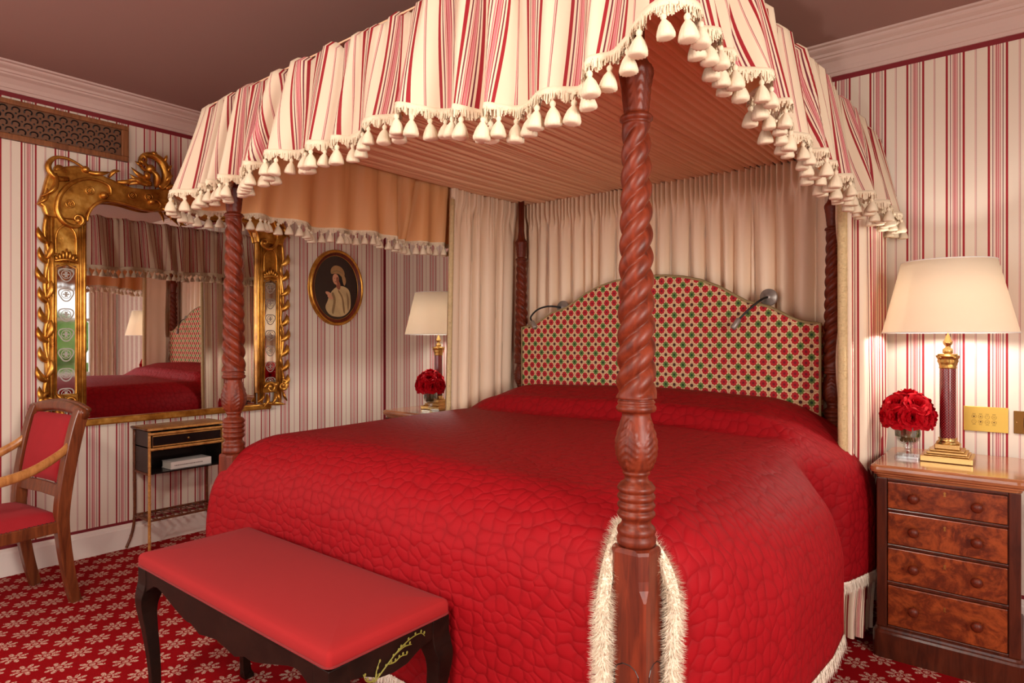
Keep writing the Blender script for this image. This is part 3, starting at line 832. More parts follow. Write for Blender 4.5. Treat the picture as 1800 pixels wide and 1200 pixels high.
# snap the two cut lines onto the grid
def snap(arr, v):
    k = min(range(len(arr)), key=lambda i: abs(arr[i] - v)); arr[k] = v; return k
ir = snap(av, QW + .0557); il = snap(av, -(QW + .0823))
cv = [-(3.19 - QF) + (3.19 - QF + DC) * j / NC for j in range(NC + 1)]
jc = snap(cv, CUT_C)
def keep(i, j):
    if j >= jc and (i >= ir or i < il): return False
    return True
b = BM(); grid(b, lambda i, j: quilt_pt(av[i], cv[j]), NA, NC, lambda i, j: (av[i], cv[j]), keep)
q = obj('bed_quilt', b, M['quilt'], None, True, solid=.012)
tag(q, 'red quilted bedspread with cream fringed hem spread over the bed', 'bedspread')
def edge_path(idx): return [Vector(quilt_pt(av[i], cv[j])) for i, j in idx]
def hemfringe(path, outw, name='hem_fringe', n=5000, seed=3, drop=.045):
    """a skirt of threads hanging from the hem"""
    b = BM(); rnd = random.Random(seed); path = [Vector(p) for p in path]
    tube(b, [p + Vector((0, 0, -.006)) for p in path], .009, 8)
    for _ in range(n):
        i = rnd.randrange(len(path) - 1); t = (path[i + 1] - path[i]); p = path[i] + t * rnd.random(); t.normalize()
        o = Vector(outw); s = rnd.uniform(-.009, .010); a = p + o * s + Vector((0, 0, rnd.uniform(-.012, .004)))
        L = drop * rnd.uniform(.7, 1.05); e = a + Vector((0, 0, -L)) + o * rnd.uniform(-.006, .010) + t * rnd.uniform(-.006, .006)
        b.faces.new([b.verts.new(a - t * .0022), b.verts.new(a + t * .0022), b.verts.new(e)])
    return obj(name, b, M['white_fringe'], q)
hemfringe(edge_path([(i, NC) for i in range(il, ir + 1, 2)]), (0, -1, 0), n=7000)
hemfringe(edge_path([(NA, j) for j in range(0, jc + 1)]), (1, 0, 0), n=9000, seed=5)
hemfringe(edge_path([(0, j) for j in range(0, jc + 1, 2)]), (-1, 0, 0), n=3500, seed=6)
# ruched fringe round the slits at the two foot posts
pth = edge_path([(ir, j) for j in range(NC, jc, -1)] + [(i, jc) for i in range(ir, NA + 1)])
pth = [p + Vector((0, 0, .004)) for p in pth]
b = BM(); fluff(b, pth, .016, 18000, .022, 21, .0015); obj('slit_fringe', b, M['white_fringe'], q)
pth = edge_path([(i, jc) for i in range(il - 2, -1, -1)])
b = BM(); fluff(b, pth, .011, 4000, .014, 22, .0015); obj('slit_fringe', b, M['fringe'], q)

# reading lamps behind the headboard
def reading(label, x, z, pts, tip):
    t = thing('reading_light', label, 'wall light', (x, 3.30, z), group='gooseneck reading lights on the headboard')
    b = BM(); lathe(b, [(.040, 0), (.042, .003), (.042, .016), (.039, .019), (.018, .022), (.016, .032), (0.0001, .034)], 32)
    o = obj('backplate', b, M['steel'], t, True, bevel=0); o.rotation_euler = (R(90), 0, 0); o.location = (0, -.055, 0)
    b = BM(); tube(b, [(0, .0, 0), (0, -.055, 0)], .012, 12); obj('mount', b, M['steel'], t, True)
    P = catmull([(0, -.088, 0)] + pts, 8); b = BM(); tube(b, P, .0055, 10); obj('gooseneck', b, M['black'], t, True)
    a = Vector(pts[-1]); d = Vector(tip) - a; b = BM(); tube(b, [a - d * .1, a, a + d * .8, a + d], [.007, .013, .015, .0135], 14); obj('lamp_head', b, M['steel'], t, True)
reading('gooseneck reading light on the left side of the headboard, arm arched sideways', -2.215, 1.43, [(-.07, -.12, .008), (-.15, -.125, -.01), (-.20, -.13, -.055), (-.185, -.135, -.085)], (-.155, -.145, -.125))
reading('gooseneck reading light on the right side of the headboard, arm pointing down', -.99, 1.445, [(-.018, -.13, -.015), (-.06, -.17, -.06), (-.10, -.20, -.11)], (-.125, -.215, -.155))
# ------------------------------------------------------------------ nightstands
def rrect(w, d, r, n=5):
    """rounded rectangle centred on the origin"""
    P = []
    for cx, cy, a0 in ((w / 2 - r, d / 2 - r, 0), (-w / 2 + r, d / 2 - r, 90), (-w / 2 + r, -d / 2 + r, 180), (w / 2 - r, -d / 2 + r, 270)):
        for k in range(n + 1):
            a = R(a0 + 90 * k / n); P.append((cx + r * math.cos(a), cy + r * math.sin(a)))
    return P
def stack(bm, w, d, r, prof, n=5):
    """loft rounded rectangles: prof = [(inset, z)]"""
    rings = []
    for ins, z in prof:
        rings.append([bm.verts.new((x, y, z)) for x, y in rrect(w - 2 * ins, d - 2 * ins, max(.001, r - ins * .5), n)])
    N = len(rings[0])
    for a, c in zip(rings, rings[1:]):
        for i in range(N): bm.faces.new((a[i], a[(i + 1) % N], c[(i + 1) % N], c[i]))
    bm.faces.new(list(reversed(rings[0]))); bm.faces.new(rings[-1])
def nightstand(label, loc, W=.445, D=.50):
    t = thing('nightstand', label, 'nightstand', loc, group=None)
    w2, d2 = W / 2, D / 2
    b = BM(); stack(b, W + .05, D + .04, .035, [(.022, .70), (.02, .708), (.012, .712), (.012, .716), (.002, .722), (0, .732), (.002, .742), (.008, .748), (.014, .750)], 6)
    obj('top', b, M['top_walnut'], t)
    b = BM(); stack(b, W + .03, D + .02, .025, [(0, 0), (0, .095), (.004, .103), (.008, .107), (.010, .115), (.016, .119)], 5); obj('plinth', b, M['walnut'], t)
    b = BM(); box(b, -w2 + .004, w2 - .004, -d2 + .016, d2 - .004, .118, .70)
    for s in (-1, 1): box(b, s * w2 - (.035 if s > 0 else 0), s * w2 + (.035 if s < 0 else 0), -d2, -d2 + .04, .118, .70)
    for z0, z1 in ((.118, .127), (.286, .300), (.432, .444), (.571, .582), (.688, .70)): box(b, -w2 + .035, w2 - .035, -d2 + .004, -d2 + .03, z0, z1)
    obj('carcass', b, M['walnut'], t, bevel=.003)
    for i, (z0, z1) in enumerate(((.129, .284), (.302, .430), (.446, .569), (.584, .686))):
        b = BM(); box(b, -w2 + .038, w2 - .038, -d2 + .001, -d2 + .03, z0, z1); dr_ = obj('drawer', b, M['burl'], t, bevel=.003)
        zc = (z0 + z1) / 2
        for s in (-1, 1):
            b = BM(); lathe(b, [(.009, 0), (.008, .006), (.0075, .010), (.013, .014), (.018, .020), (.0185, .026), (.014, .032), (.006, .035), (.0001, .0355)], 20)
            k = obj('knob', b, M['mahogany'], dr_, True); k.rotation_euler = (R(90), 0, 0); k.location = (s * (w2 - .125) - .01 * 0, -d2 + .001, zc)
        b = BM(); prism(b, [(-.004, -.008), (.004, -.008), (.0025, .001), (.004, .005), (.002, .009), (-.002, .009), (-.004, .005), (-.0025, .001)], lambda x, z, d: (x, d, z), -d2 - .001, -d2 + .002)
        k = obj('keyhole', b, M['old_brass'], dr_); k.location = (0, 0, zc + .028)
    return t
NSR = (-.238, 3.10); NSL = (-3.205, 3.10)
nightstand('four drawer burr walnut nightstand at the right, holding a brass lamp', (NSR[0], NSR[1], 0))
nightstand('walnut nightstand half hidden beyond the far side of the bed', (NSL[0], NSL[1], 0))

# lamps
def shade_mat():
    n = NT('lamp_shade'); n.t.nodes.remove(n.b); col = c4(srgb(250, 240, 222))
    d = n.n('ShaderNodeBsdfDiffuse'); d.inputs[0].default_value = col; t = n.n('ShaderNodeBsdfTranslucent'); t.inputs[0].default_value = c4(srgb(252, 240, 222))
    m = n.n('ShaderNodeMixShader'); m.inputs[0].default_value = .5; n.l(d.outputs[0], m.inputs[1]); n.l(t.outputs[0], m.inputs[2]); n.l(m.outputs[0], n.out.inputs[0]); return n.m
M['shade'] = shade_mat()
def col_mat():
    n = NT('studded_red_column'); uv = n.coord('UV'); x = n.xyz(uv)
    a = n.math('SUBTRACT', n.math('FRACT', n.math('MULTIPLY', n.math('ADD', x[0], x[1]), 90)), .5); c = n.math('SUBTRACT', n.math('FRACT', n.math('MULTIPLY', n.math('SUBTRACT', x[0], x[1]), 90)), .5)
    r = n.math('ADD', n.math('ABSOLUTE', a), n.math('ABSOLUTE', c)); m = n.math('LESS_THAN', r, .28)
    n.set(Base_Color=n.mix(m, srgb(92, 6, 14), srgb(176, 70, 66)), Roughness=.25); n.b.inputs['Coat Weight'].default_value = .4
    n.bump(m, .4, .002); return n.m
M['lampcol'] = col_mat()
BULB = 13
def lamp(label, loc):
    t = thing('table_lamp', label, 'lamp', loc, group=None)
    b = BM()
    for w_, z0, z1 in ((.175, 0, .024), (.150, .024, .030), (.135, .030, .040), (.115, .040, .048), (.085, .048, .068)):
        box(b, -w_ / 2, w_ / 2, -w_ / 2, w_ / 2, z0, z1)
    o = obj('base', b, M['brass'], t, bevel=.004)
    b = BM(); lathe(b, [(.040, .068), (.040, .073), (.035, .078), (.030, .083), (.033, .088), (.032, .092)], 32); obj('base_ring', b, M['brass'], t, True)
    b = BM(); N = 32
    grid(b, lambda i, j: (.0285 * math.cos(2 * PI * i / N), .0285 * math.sin(2 * PI * i / N), lerp(.09, .375, j / 12)), N, 12, lambda i, j: (2 * PI * .0285 * i / N, lerp(.09, .375, j / 12)))
    obj('column', b, M['lampcol'], t, True)
    b = BM(); lathe(b, [(.029, .372), (.031, .376), (.029, .380), (.030, .392), (.034, .402), (.032, .408), (.037, .418), (.042, .424), (.030, .428)], 40, lambda th, z, r: r * (1 + (.08 * math.cos(8 * th) if .383 < z < .42 else 0)))
    for k in range(4): blob(b, (.034 * math.cos(PI / 4 + k * PI / 2), .034 * math.sin(PI / 4 + k * PI / 2), .417), .009)
    box(b, -.032, .032, -.032, .032, .424, .431); obj('capital', b, M['old_brass'], t, True)
    b = BM(); lathe(b, [(.012, .431), (.018, .436), (.018, .450), (.010, .456), (.008, .462), (.015, .470), (.017, .480), (.010, .492), (.009, .50), (.003, .51), (.003, .635)], 24); obj('lamp_holder', b, M['brass'], t, True)
    b = BM(); lathe(b, [(.012, .635), (.020, .65), (.027, .67), (.024, .69), (.01, .702), (.0001, .705)], 20)
    n = NT('bulb'); n.set(Base_Color=(1, .95, .85), Roughness=.4); n.b.inputs['Emission Color'].default_value = (1, .86, .68, 1); n.b.inputs['Emission Strength'].default_value = 4
    obj('bulb', b, n.m, t, True)
    b = BM(); r0, r1, z0, z1 = .232, .163, .517, .805
    lathe(b, [(r0, z0), (lerp(r0, r1, .5), (z0 + z1) / 2), (r1, z1), (r1 - .002, z1), (lerp(r0, r1, .5) - .002, (z0 + z1) / 2), (r0 - .002, z0)], 64, cap=False)
    sh = obj('lamp_shade', b, M['shade'], t, True)
    b = BM()
    for rr, zz in ((r0, z0), (r1, z1)):
        b = BM(); tube(b, [(rr * math.cos(2 * PI * k / 64), rr * math.sin(2 * PI * k / 64), zz) for k in range(64)], .0022, 6, closed=True)
        obj('shade_trim', b, M['white_paint'], sh, True)
    b = BM(); tube(b, [(r1, 0, z1 - .02), (0, 0, z1 - .03), (-r1, 0, z1 - .02)], .0015, 6); tube(b, [(0, r1, z1 - .02), (0, 0, z1 - .03), (0, -r1, z1 - .02)], .0015, 6); tube(b, [(0, 0, .6), (0, 0, z1 - .03)], .003, 6)
    obj('shade_carrier', b, M['brass'], sh)
    l = bpy.data.lights.new('lamp_glow', 'POINT'); l.energy = BULB; l.color = (1, .95, .88); l.shadow_soft_size = .04
    lo = bpy.data.objects.new('lamp_glow', l); COL.objects.link(lo); lo.parent = t; lo.location = (.0, .0, .60)
lamp('brass column lamp with cream shade lit on the right nightstand', (NSR[0] - .012, 3.12, .75))
lamp('brass column lamp with cream shade lit on the far left nightstand', (NSL[0] + .02, 3.12, .75))

# roses
def rose_mesh(seed):
    b = BM(); rnd = random.Random(seed)
    def petal(a, tilt, r, h, wd, curl):
        nu, nv = 6, 5
        def f(i, j):
            u = (i / nu - .5) * 2; v = j / nv
            ang = a + u * wd; rr = r * (.25 + .75 * v ** .8) * (1 + tilt * v * v); zz = h * v - abs(u) ** 2.2 * h * .22 * v - curl * max(0, v - .75) * 4 * .004
            rr += curl * max(0, v - .7) * .012 + .0012 * math.sin(u * 5 + a * 3) * v
            return (rr * math.cos(ang), rr * math.sin(ang), zz)
        grid(b, f, nu, nv)
    for ring, (n, r, h, tilt, curl) in enumerate([(3, .006, .034, .0, 0), (4, .011, .036, .05, .3), (5, .017, .035, .15, .8), (6, .024, .031, .3, 1.2), (7, .030, .025, .42, 1.6)]):
        for k in range(n): petal(2 * PI * k / n + ring * .7 + rnd.uniform(-.15, .15), tilt, r * rnd.uniform(.93, 1.06), h * rnd.uniform(.94, 1.05), 2.6 / n * 1.35, curl)
    me = bpy.data.meshes.new('bloom'); b.to_mesh(me); b.free(); me.materials.append(M['rose']); return me
rm = [rose_mesh(k) for k in range(3)]
def bouquet(loc, side, labs, n):
    v = thing('vase', 'small glass footed vase of red roses on the %s nightstand' % side, 'vase', loc)
    b = BM(); stack(b, .086, .086, .004, [(0, 0), (0, .010), (.004, .012), (.012, .018), (.016, .020)], 2); obj('foot', b, M['vase_glass'], v)
    b = BM(); lathe(b, [(.020, .019), (.014, .026), (.012, .036), (.018, .045), (.014, .052), (.026, .058), (.041, .072), (.046, .09), (.0475, .11), (.051, .132), (.057, .150), (.0555, .150), (.049, .132), (.0455, .11), (.044, .09), (.038, .074), (.02, .062), (.0001, .060)], 32, cap=False)
    obj('bowl', b, M['vase_glass'], v, True)
    b = BM(); N = 32
    grid(b, lambda i, j: ((.0435 + .002 * math.sin(i * .4 + j)) * math.cos(2 * PI * i / N), (.0435 + .002 * math.sin(i * .4 + j)) * math.sin(2 * PI * i / N), lerp(.088, .145, j / 6)), N, 6)
    rl = random.Random(3)
    for k in range(18):
        a = rl.uniform(0, 6.28); rr = rl.uniform(.005, .03); tube(b, [(rr * math.cos(a), rr * math.sin(a), .066), (rr * .6 * math.cos(a + .8), rr * .6 * math.sin(a + .8), .145)], .0028, 6)
    obj('leaf_wrap', b, M['leaf'], v, True)
    rnd = random.Random(6); C = Vector((loc[0], loc[1], loc[2] + .155))
    dirs = [(0, 0)] + [(52, 72 * k + 20) for k in range(5)] + [(86, 36 * k) for k in range(10)]
    cd = Vector((C.x, C.y)).normalized(); side_ax = Vector((cd.y, -cd.x))
    lat = lambda e: math.cos(R(e[1])) * side_ax.x + math.sin(R(e[1])) * side_ax.y
    dep = lambda e: math.cos(R(e[1])) * cd.x + math.sin(R(e[1])) * cd.y
    dirs = dirs[:6] + [e for e in dirs[6:] if dep(e) < .55]         # none tucked against the wall side
    names = {dirs[0]: 'topmost red rose crowning the round bouquet on the %s nightstand'}
    ordn = ['leftmost', 'second from the left', 'third from the left', 'fourth from the left', 'fifth from the left', 'sixth from the left', 'seventh from the left', 'eighth from the left']
    for ring_, word in ((dirs[1:6], 'middle'), (dirs[6:], 'lowest')):
        rs = sorted(ring_, key=lat)
        for q_, e in enumerate(rs):
            names[e] = (ordn[q_] if q_ < len(rs) - 1 else 'rightmost') + ' rose in the ' + word + ' ring of the %s nightstand bouquet'
    for k, (el, az) in enumerate(dirs):
        d = Vector((math.sin(R(el)) * math.cos(R(az)), math.sin(R(el)) * math.sin(R(az)), math.cos(R(el))))
        p = C + Vector((d.x * .066, d.y * .066, d.z * .080 + .012))
        r_ = thing('rose', names[(el, az)] % side, 'rose', p, group='red roses in the %s vase' % side)
        bl = obj('bloom', rm[k % 3], None, r_); bl.rotation_euler = d.to_track_quat('Z', 'Y').to_euler(); bl.rotation_euler.rotate_axis('Z', rnd.uniform(0, 6.28)); bl.scale = (1.1,) * 3
        b = BM(); base = C + Vector((d.x * .02, d.y * .02, -.04)) - p; tube(b, [tuple(d * .004), tuple(d * -.02), tuple(base)], .0022, 6)
        lathe(b, [(.003, -.01), (.009, -.004), (.013, .003)], 8, cap=False)
        obj('stem', b, M['leaf'], r_, True)
bouquet((-.385, 3.085, .7505), 'right', None, 16)
bouquet((-3.125, 2.985, .7505), 'left', None, 16)

# plates on the back wall
sw = thing('switch_plate', 'brass touch switch plate with eight round symbols beside the right lamp', 'switch', (-.140, YB, .892))
b = BM(); box(b, -.078, .078, -.006, 0, -.054, .054); obj('plate', b, M['brass_plate'], sw, bevel=.001)
b = BM()
for i in range(4):
    for j in range(2):
        cx = -.041 + i * .0235; cz = .010 - j * .022
        tube(b, [(cx + .0082 * math.cos(2 * PI * k / 20), -.0062, cz + .0082 * math.sin(2 * PI * k / 20)) for k in range(20)], .0005, 4, closed=True)
        sy = (j * 4 + i)
        if sy in (0, 5): blob(b, (cx, -.0062, cz), .0038, (1, .1, 1), 10, 6)
        elif sy in (1, 7): box(b, cx - .004, cx + .004, -.0067, -.006, cz - .002, cz + .001); box(b, cx - .001, cx + .001, -.0067, -.006, cz, cz + .004)
        elif sy in (2, 4): tube(b, [(cx - .004, -.0063, cz - .001), (cx, -.0063, cz + .004), (cx + .004, -.0063, cz - .001)], .0005, 4)
        else:
            for q in (-.003, 0, .003): box(b, cx + q - .0005, cx + q + .0005, -.0067, -.006, cz - .0035, cz + .003)
        zz = cz + (.0125 if j == 0 else -.0125); box(b, cx - .006, cx + .006, -.0066, -.006, zz - .0007, zz + .0007)
obj('symbols', b, M['ink'], sw)
s2 = thing('light_switch', 'bronze wall switch with black rocker right of the touch plate', 'switch', (.0, YB, .888))
b = BM(); box(b, -.044, .044, -.006, 0, -.048, .048); obj('plate', b, M['dark_plate'], s2, bevel=.0015)
b = BM(); box(b, -.011, .011, -.010, -.005, -.022, .022); obj('rocker', b, M['black'], s2, bevel=.002)
b = BM(); blob(b, (-.034, -.006, 0), .003, (1, .5, 1)); blob(b, (.034, -.006, 0), .003, (1, .5, 1)); obj('screw', b, M['brass'], s2, True)
s3 = thing('power_socket', 'brass wall socket low on the wall right of the nightstand', 'socket', (.045, YB, .50))
b = BM(); box(b, -.044, .044, -.008, 0, -.044, .044); obj('plate', b, M['brass_plate'], s3, bevel=.0015)
b = BM(); box(b, -.012, .012, -.010, -.006, .0, .006); obj('slot', b, M['black'], s3)
# ------------------------------------------------------------------ gilt mirror on the left wall
MYC = 1.79
mir = thing('wall_mirror', 'large gilt rococo wall mirror with etched side panels over the small table', 'mirror', (XL, MYC, .76))
MO = Vector((XL, MYC, .76))
def m3(h, z, d): return Vector((XL + d, MYC + h, z))
def mo(name, b, m=None, **kw):
    o = obj(name, b, m or M['gold'], mir, **kw); o.location = -MO; return o
top_o = [(-.705, 1.90), (-.72, 1.95), (-.74, 1.965), (-.72, 2.03), (-.705, 2.10), (-.69, 2.15), (-.66, 2.165), (-.63, 2.185), (-.57, 2.205), (-.50, 2.20), (-.44, 2.178), (-.39, 2.165), (-.33, 2.145), (-.27, 2.135), (-.20, 2.14), (-.12, 2.155), (-.05, 2.17), (0, 2.175)]
top_i = [(0, 2.045), (-.06, 2.04), (-.10, 2.025), (-.15, 2.012), (-.22, 2.012), (-.30, 2.028), (-.38, 2.032), (-.43, 2.022), (-.47, 2.0), (-.497, 1.968), (-.507, 1.94), (-.515, 1.90)]
def mirrored(P): return [(-h, z) for h, z in reversed(P)]
out = top_o + mirrored(top_o)[1:] + mirrored(top_i) + top_i[1:]
b = BM(); prism(b, out, m3, 0, .045); mo('crest_board', b, bevel=.012, seg=3)
b = BM()
for s in (-1, 1):
    h0, h1 = sorted((s * .705, s * .515)); b = BM()
    box(b, XL, XL + .032, MYC + h0, MYC + h1, .86, 1.905)
    mo('side_board', b, bevel=.006)
b = BM(); box(b, XL, XL + .035, MYC - .62, MYC + .62, .745, .785); mo('bottom_rail', b, bevel=.008, seg=3)
# reeded inner and outer mouldings of the stiles
for s in (-1, 1):
    b = BM()
    for h, r_, d in ((.522, .009, .034), (.540, .006, .034), (.551, .004, .033), (.671, .006, .033), (.690, .010, .028)):
        tube(b, [m3(s * h, z, d) for z in (.79, 1.2, 1.6, 1.93)], r_, 10)
    mo('stile_moulding', b, smooth=True)
# the main glass and the two side glasses
gl = [(-.515, .78), (.515, .78)] + [(-h, z) for h, z in reversed(top_i)][::-1][:0]
arch = [(.515, .775), (.515, 1.93)] + [(-h, z) for h, z in reversed(top_i[1:-1])][0:] + [(0, 2.045)] + [(h, z) for h, z in top_i[1:-1]] + [(-.515, 1.93), (-.515, .775)]
b = BM(); prism(b, arch, m3, .006, .012); mo('main_glass', b, M['mirror'])
def etched():
    n = NT('etched_mirror'); n.set(Base_Color=(.8, .78, .75), Metallic=1.0, Roughness=.03); o = n.xyz(n.coord('Object'))
    y = n.math('ABSOLUTE', n.math('SUBTRACT', n.math('ABSOLUTE', n.math('SUBTRACT', o[1], MYC)), .61)); z = n.math('SUBTRACT', n.math('FRACT', n.math('MULTIPLY', o[2], 1 / .11)), .5)
    zz = n.math('MULTIPLY', z, .11); r = n.math('SQRT', n.math('ADD', n.math('MULTIPLY', y, y), n.math('MULTIPLY', zz, zz)))
    th = n.math('ARCTAN2', zz, y)
    a = n.math('LESS_THAN', n.math('ABSOLUTE', n.math('SUBTRACT', r, n.math('MULTIPLY_ADD', n.math('SINE', n.math('MULTIPLY', th, 3)), .004, .034))), .0035)
    c = n.math('LESS_THAN', r, n.math('MULTIPLY_ADD', n.math('COSINE', n.math('MULTIPLY', th, 5)), .005, .012))
    d = n.math('LESS_THAN', n.math('ABSOLUTE', n.math('SUBTRACT', r, .022)), .002)
    m = n.math('MAXIMUM', n.math('MAXIMUM', a, c), d)
    n.l(n.math('MULTIPLY_ADD', m, .45, .04), n.b.inputs['Roughness']); n.l(n.mix(m, (.8, .78, .75), (.42, .38, .34)), n.b.inputs['Base Color']); return n.m
M['etched'] = etched()
for s in (-1, 1):
    h0, h1 = sorted((s * .658, s * .562)); b = BM()
    box(b, XL + .030, XL + .0335, MYC + h0, MYC + h1, .935, 1.645); mo('etched_panel', b, M['etched'])
    # bead round the panel and gadrooned shell above
    b = BM(); tube(b, [m3(h0, .935, .036), m3(h0, 1.63, .036), m3((h0 + h1) / 2, 1.652, .036), m3(h1, 1.63, .036), m3(h1, .935, .036), m3((h0 + h1) / 2, .925, .036)], .0055, 8, closed=True)
    for k in range(-3, 4):
        hc = (h0 + h1) / 2 + k * .013; tp = 1.735 - abs(k) * .014
        tube(b, [m3(hc * 1.0, 1.66, .036), m3(hc + k * .003, lerp(1.66, tp, .7), .046), m3(hc + k * .004, tp, .04)], [.006, .0085, .006], 8)
    tube(b, catmull([m3(h0 - .006, 1.665, .04), m3((h0 + h1) / 2, 1.676, .05), m3(h1 + .006, 1.665, .04)], 5), .008, 8)
    # domed top moulding over the field
    tube(b, catmull([m3(h0, 1.70, .036), m3(h0 + .004, 1.82, .036), m3((h0 + h1) / 2, 1.865, .036), m3(h1 - .004, 1.82, .036), m3(h1, 1.70, .036)], 6), .006, 8)
    mo('panel_surround', b, smooth=True)
def spiral(c, r0, turns, a0, dirn, n=26, end=.22):
    """points of a scroll in the plane of the frame"""
    P = []
    for k in range(n + 1):
        t = k / n; a = a0 + dirn * turns * 2 * PI * t; r = r0 * (1 - (1 - end) * t ** .8); P.append((c[0] + r * math.cos(a), c[1] + r * math.sin(a)))
    return P
def scroll(b, pts2, r0, r1, d=.045, sy=.8):
    N = len(pts2); P = [m3(h, z, d + .006 * math.sin(PI * k / N)) for k, (h, z) in enumerate(pts2)]
    tube(b, P, [lerp(r0, r1, k / (N - 1)) * (.6 + .4 * math.sin(PI * min(1, (k + .5) / N * 1.6))) for k in range(N)], 8, sy)
    blob(b, P[-1], r1 * 1.9, (1, 1, 1), 10, 6)
def leaf(b, p0, p1, bend, wd, d0=.04, d1=.06, n=9):
    """pointed acanthus blade from p0 to p1, bowed sideways by bend"""
    a = Vector(p0); c = Vector(p1); t = c - a; nn = Vector((-t.y, t.x)); nn = nn / max(1e-6, nn.length)
    pts = []; rad = []
    for k in range(n + 1):
        s = k / n; q = a + t * s + nn * bend * math.sin(PI * s) ; pts.append(m3(q.x, q.y, lerp(d0, d1, math.sin(PI * s * .8)))); rad.append(max(.0012, wd * math.sin(PI * min(1, .12 + s * .88)) ** .8))
    tube(b, pts, rad, 8, .6)
for s in (-1, 1):
    b = BM()
    S = lambda P: [(s * -h, z) for h, z in P]
    # big C-scroll from the stile up over the shoulder
    big = catmull([(-.535, 1.885, 0), (-.575, 1.862, 0), (-.625, 1.88, 0), (-.655, 1.94, 0), (-.645, 2.02, 0), (-.60, 2.09, 0), (-.53, 2.135, 0), (-.46, 2.14, 0), (-.405, 2.12, 0), (-.395, 2.075, 0), (-.43, 2.06, 0)], 5)
    scroll(b, S([(p.x, p.y) for p in big]), .015, .012, .05)
    sp = spiral((-.56, 1.905), .035, 1.1, R(-100), 1); scroll(b, S(sp), .013, .008, .05)
    sp = catmull([(-.515, 1.90, 0), (-.505, 1.95, 0), (-.475, 2.0, 0), (-.42, 2.03, 0), (-.33, 2.03, 0), (-.22, 2.012, 0), (-.15, 2.02, 0), (-.125, 2.055, 0), (-.15, 2.08, 0), (-.175, 2.065, 0)], 5)
    scroll(b, S([(p.x, p.y) for p in sp]), .013, .010, .05)
    # corner shell scroll
    sp = catmull([(-.60, 2.12, 0), (-.655, 2.115, 0), (-.69, 2.145, 0), (-.695, 2.185, 0), (-.665, 2.225, 0), (-.61, 2.232, 0), (-.555, 2.212, 0), (-.52, 2.19, 0)], 5)
    scroll(b, S([(p.x, p.y) for p in sp]), .019, .011, .045)
    blob(b, m3(s * .64, 2.165, .03), .03, (.5, 1, 1))
    for (p, q, bd, wd) in (((-.52, 2.18), (-.40, 2.20), -.012, .009), ((-.40, 2.17), (-.345, 2.215), .015, .010), ((-.36, 2.155), (-.285, 2.18), -.012, .009), ((-.66, 2.14), (-.735, 2.0), .03, .016), ((-.70, 2.05), (-.755, 1.955), .02, .010), ((-.30, 2.15), (-.20, 2.155), .012, .008)):
        leaf(b, (s * -p[0], p[1]), (s * -q[0], q[1]), bd * s * -1, wd * 1.5)
    # roundels
    for h, z in ((-.595, 1.985), (-.50, 2.075), (-.28, 2.085), (-.19, 2.092)):
        c = (s * -h, z); tube(b, [m3(c[0] + .021 * math.cos(2 * PI * k / 20), c[1] + .021 * math.sin(2 * PI * k / 20), .05) for k in range(20)], .004, 6, closed=True)
        for k in range(6): blob(b, m3(c[0] + .009 * math.cos(k), c[1] + .009 * math.sin(k), .05), .0055, (1, 1, 1), 8, 5)
        blob(b, m3(c[0], c[1], .052), .006, (1, 1, 1), 8, 5)
    mo('crest_carving', b, smooth=True)
    # flame leaves up the outer edge of the stile
    b = BM(); rl = random.Random(8 if s < 0 else 9); z = .90; k = 0
    tube(b, catmull([m3(s * (.70 + .012 * math.sin(q * 2.2)), .86 + q * .105, .03) for q in range(11)], 3), .013, 8, .8)
    while z < 1.86:
        leaf(b, (s * .690, z), (s * (.738 + rl.uniform(-.008, .008)), z + .085), -.018 * s, .020, .03, .05)
        if k % 2: leaf(b, (s * .705, z + .02), (s * .682, z + .12), .010 * s, .016, .035, .05)
        z += .107; k += 1
    mo('leaf_border', b, smooth=True)
    # foot scrolls
    b = BM()
    sp = spiral((s * .60, .895), .045, 1.2, R(180), -s); scroll(b, sp, .016, .009, .05)
    sp = spiral((s * .695, .905), .042, 1.2, R(90), -s); scroll(b, sp, .016, .009, .045)
    for p, q, bd, wd in (((.56, .86), (.50, .80), .01, .016), ((.58, .85), (.55, .765), .01, .02), ((.64, .86), (.60, .775), .012, .022), ((.66, .87), (.68, .78), -.012, .018), ((.70, .87), (.73, .79), -.012, .014), ((.62, .90), (.66, .94), .0, .016), ((.55, .785), (.72, .77), .006, .014)):
        leaf(b, (s * p[0], p[1]), (s * q[0], q[1]), bd * s, wd)
    mo('foot_carving', b, smooth=True)
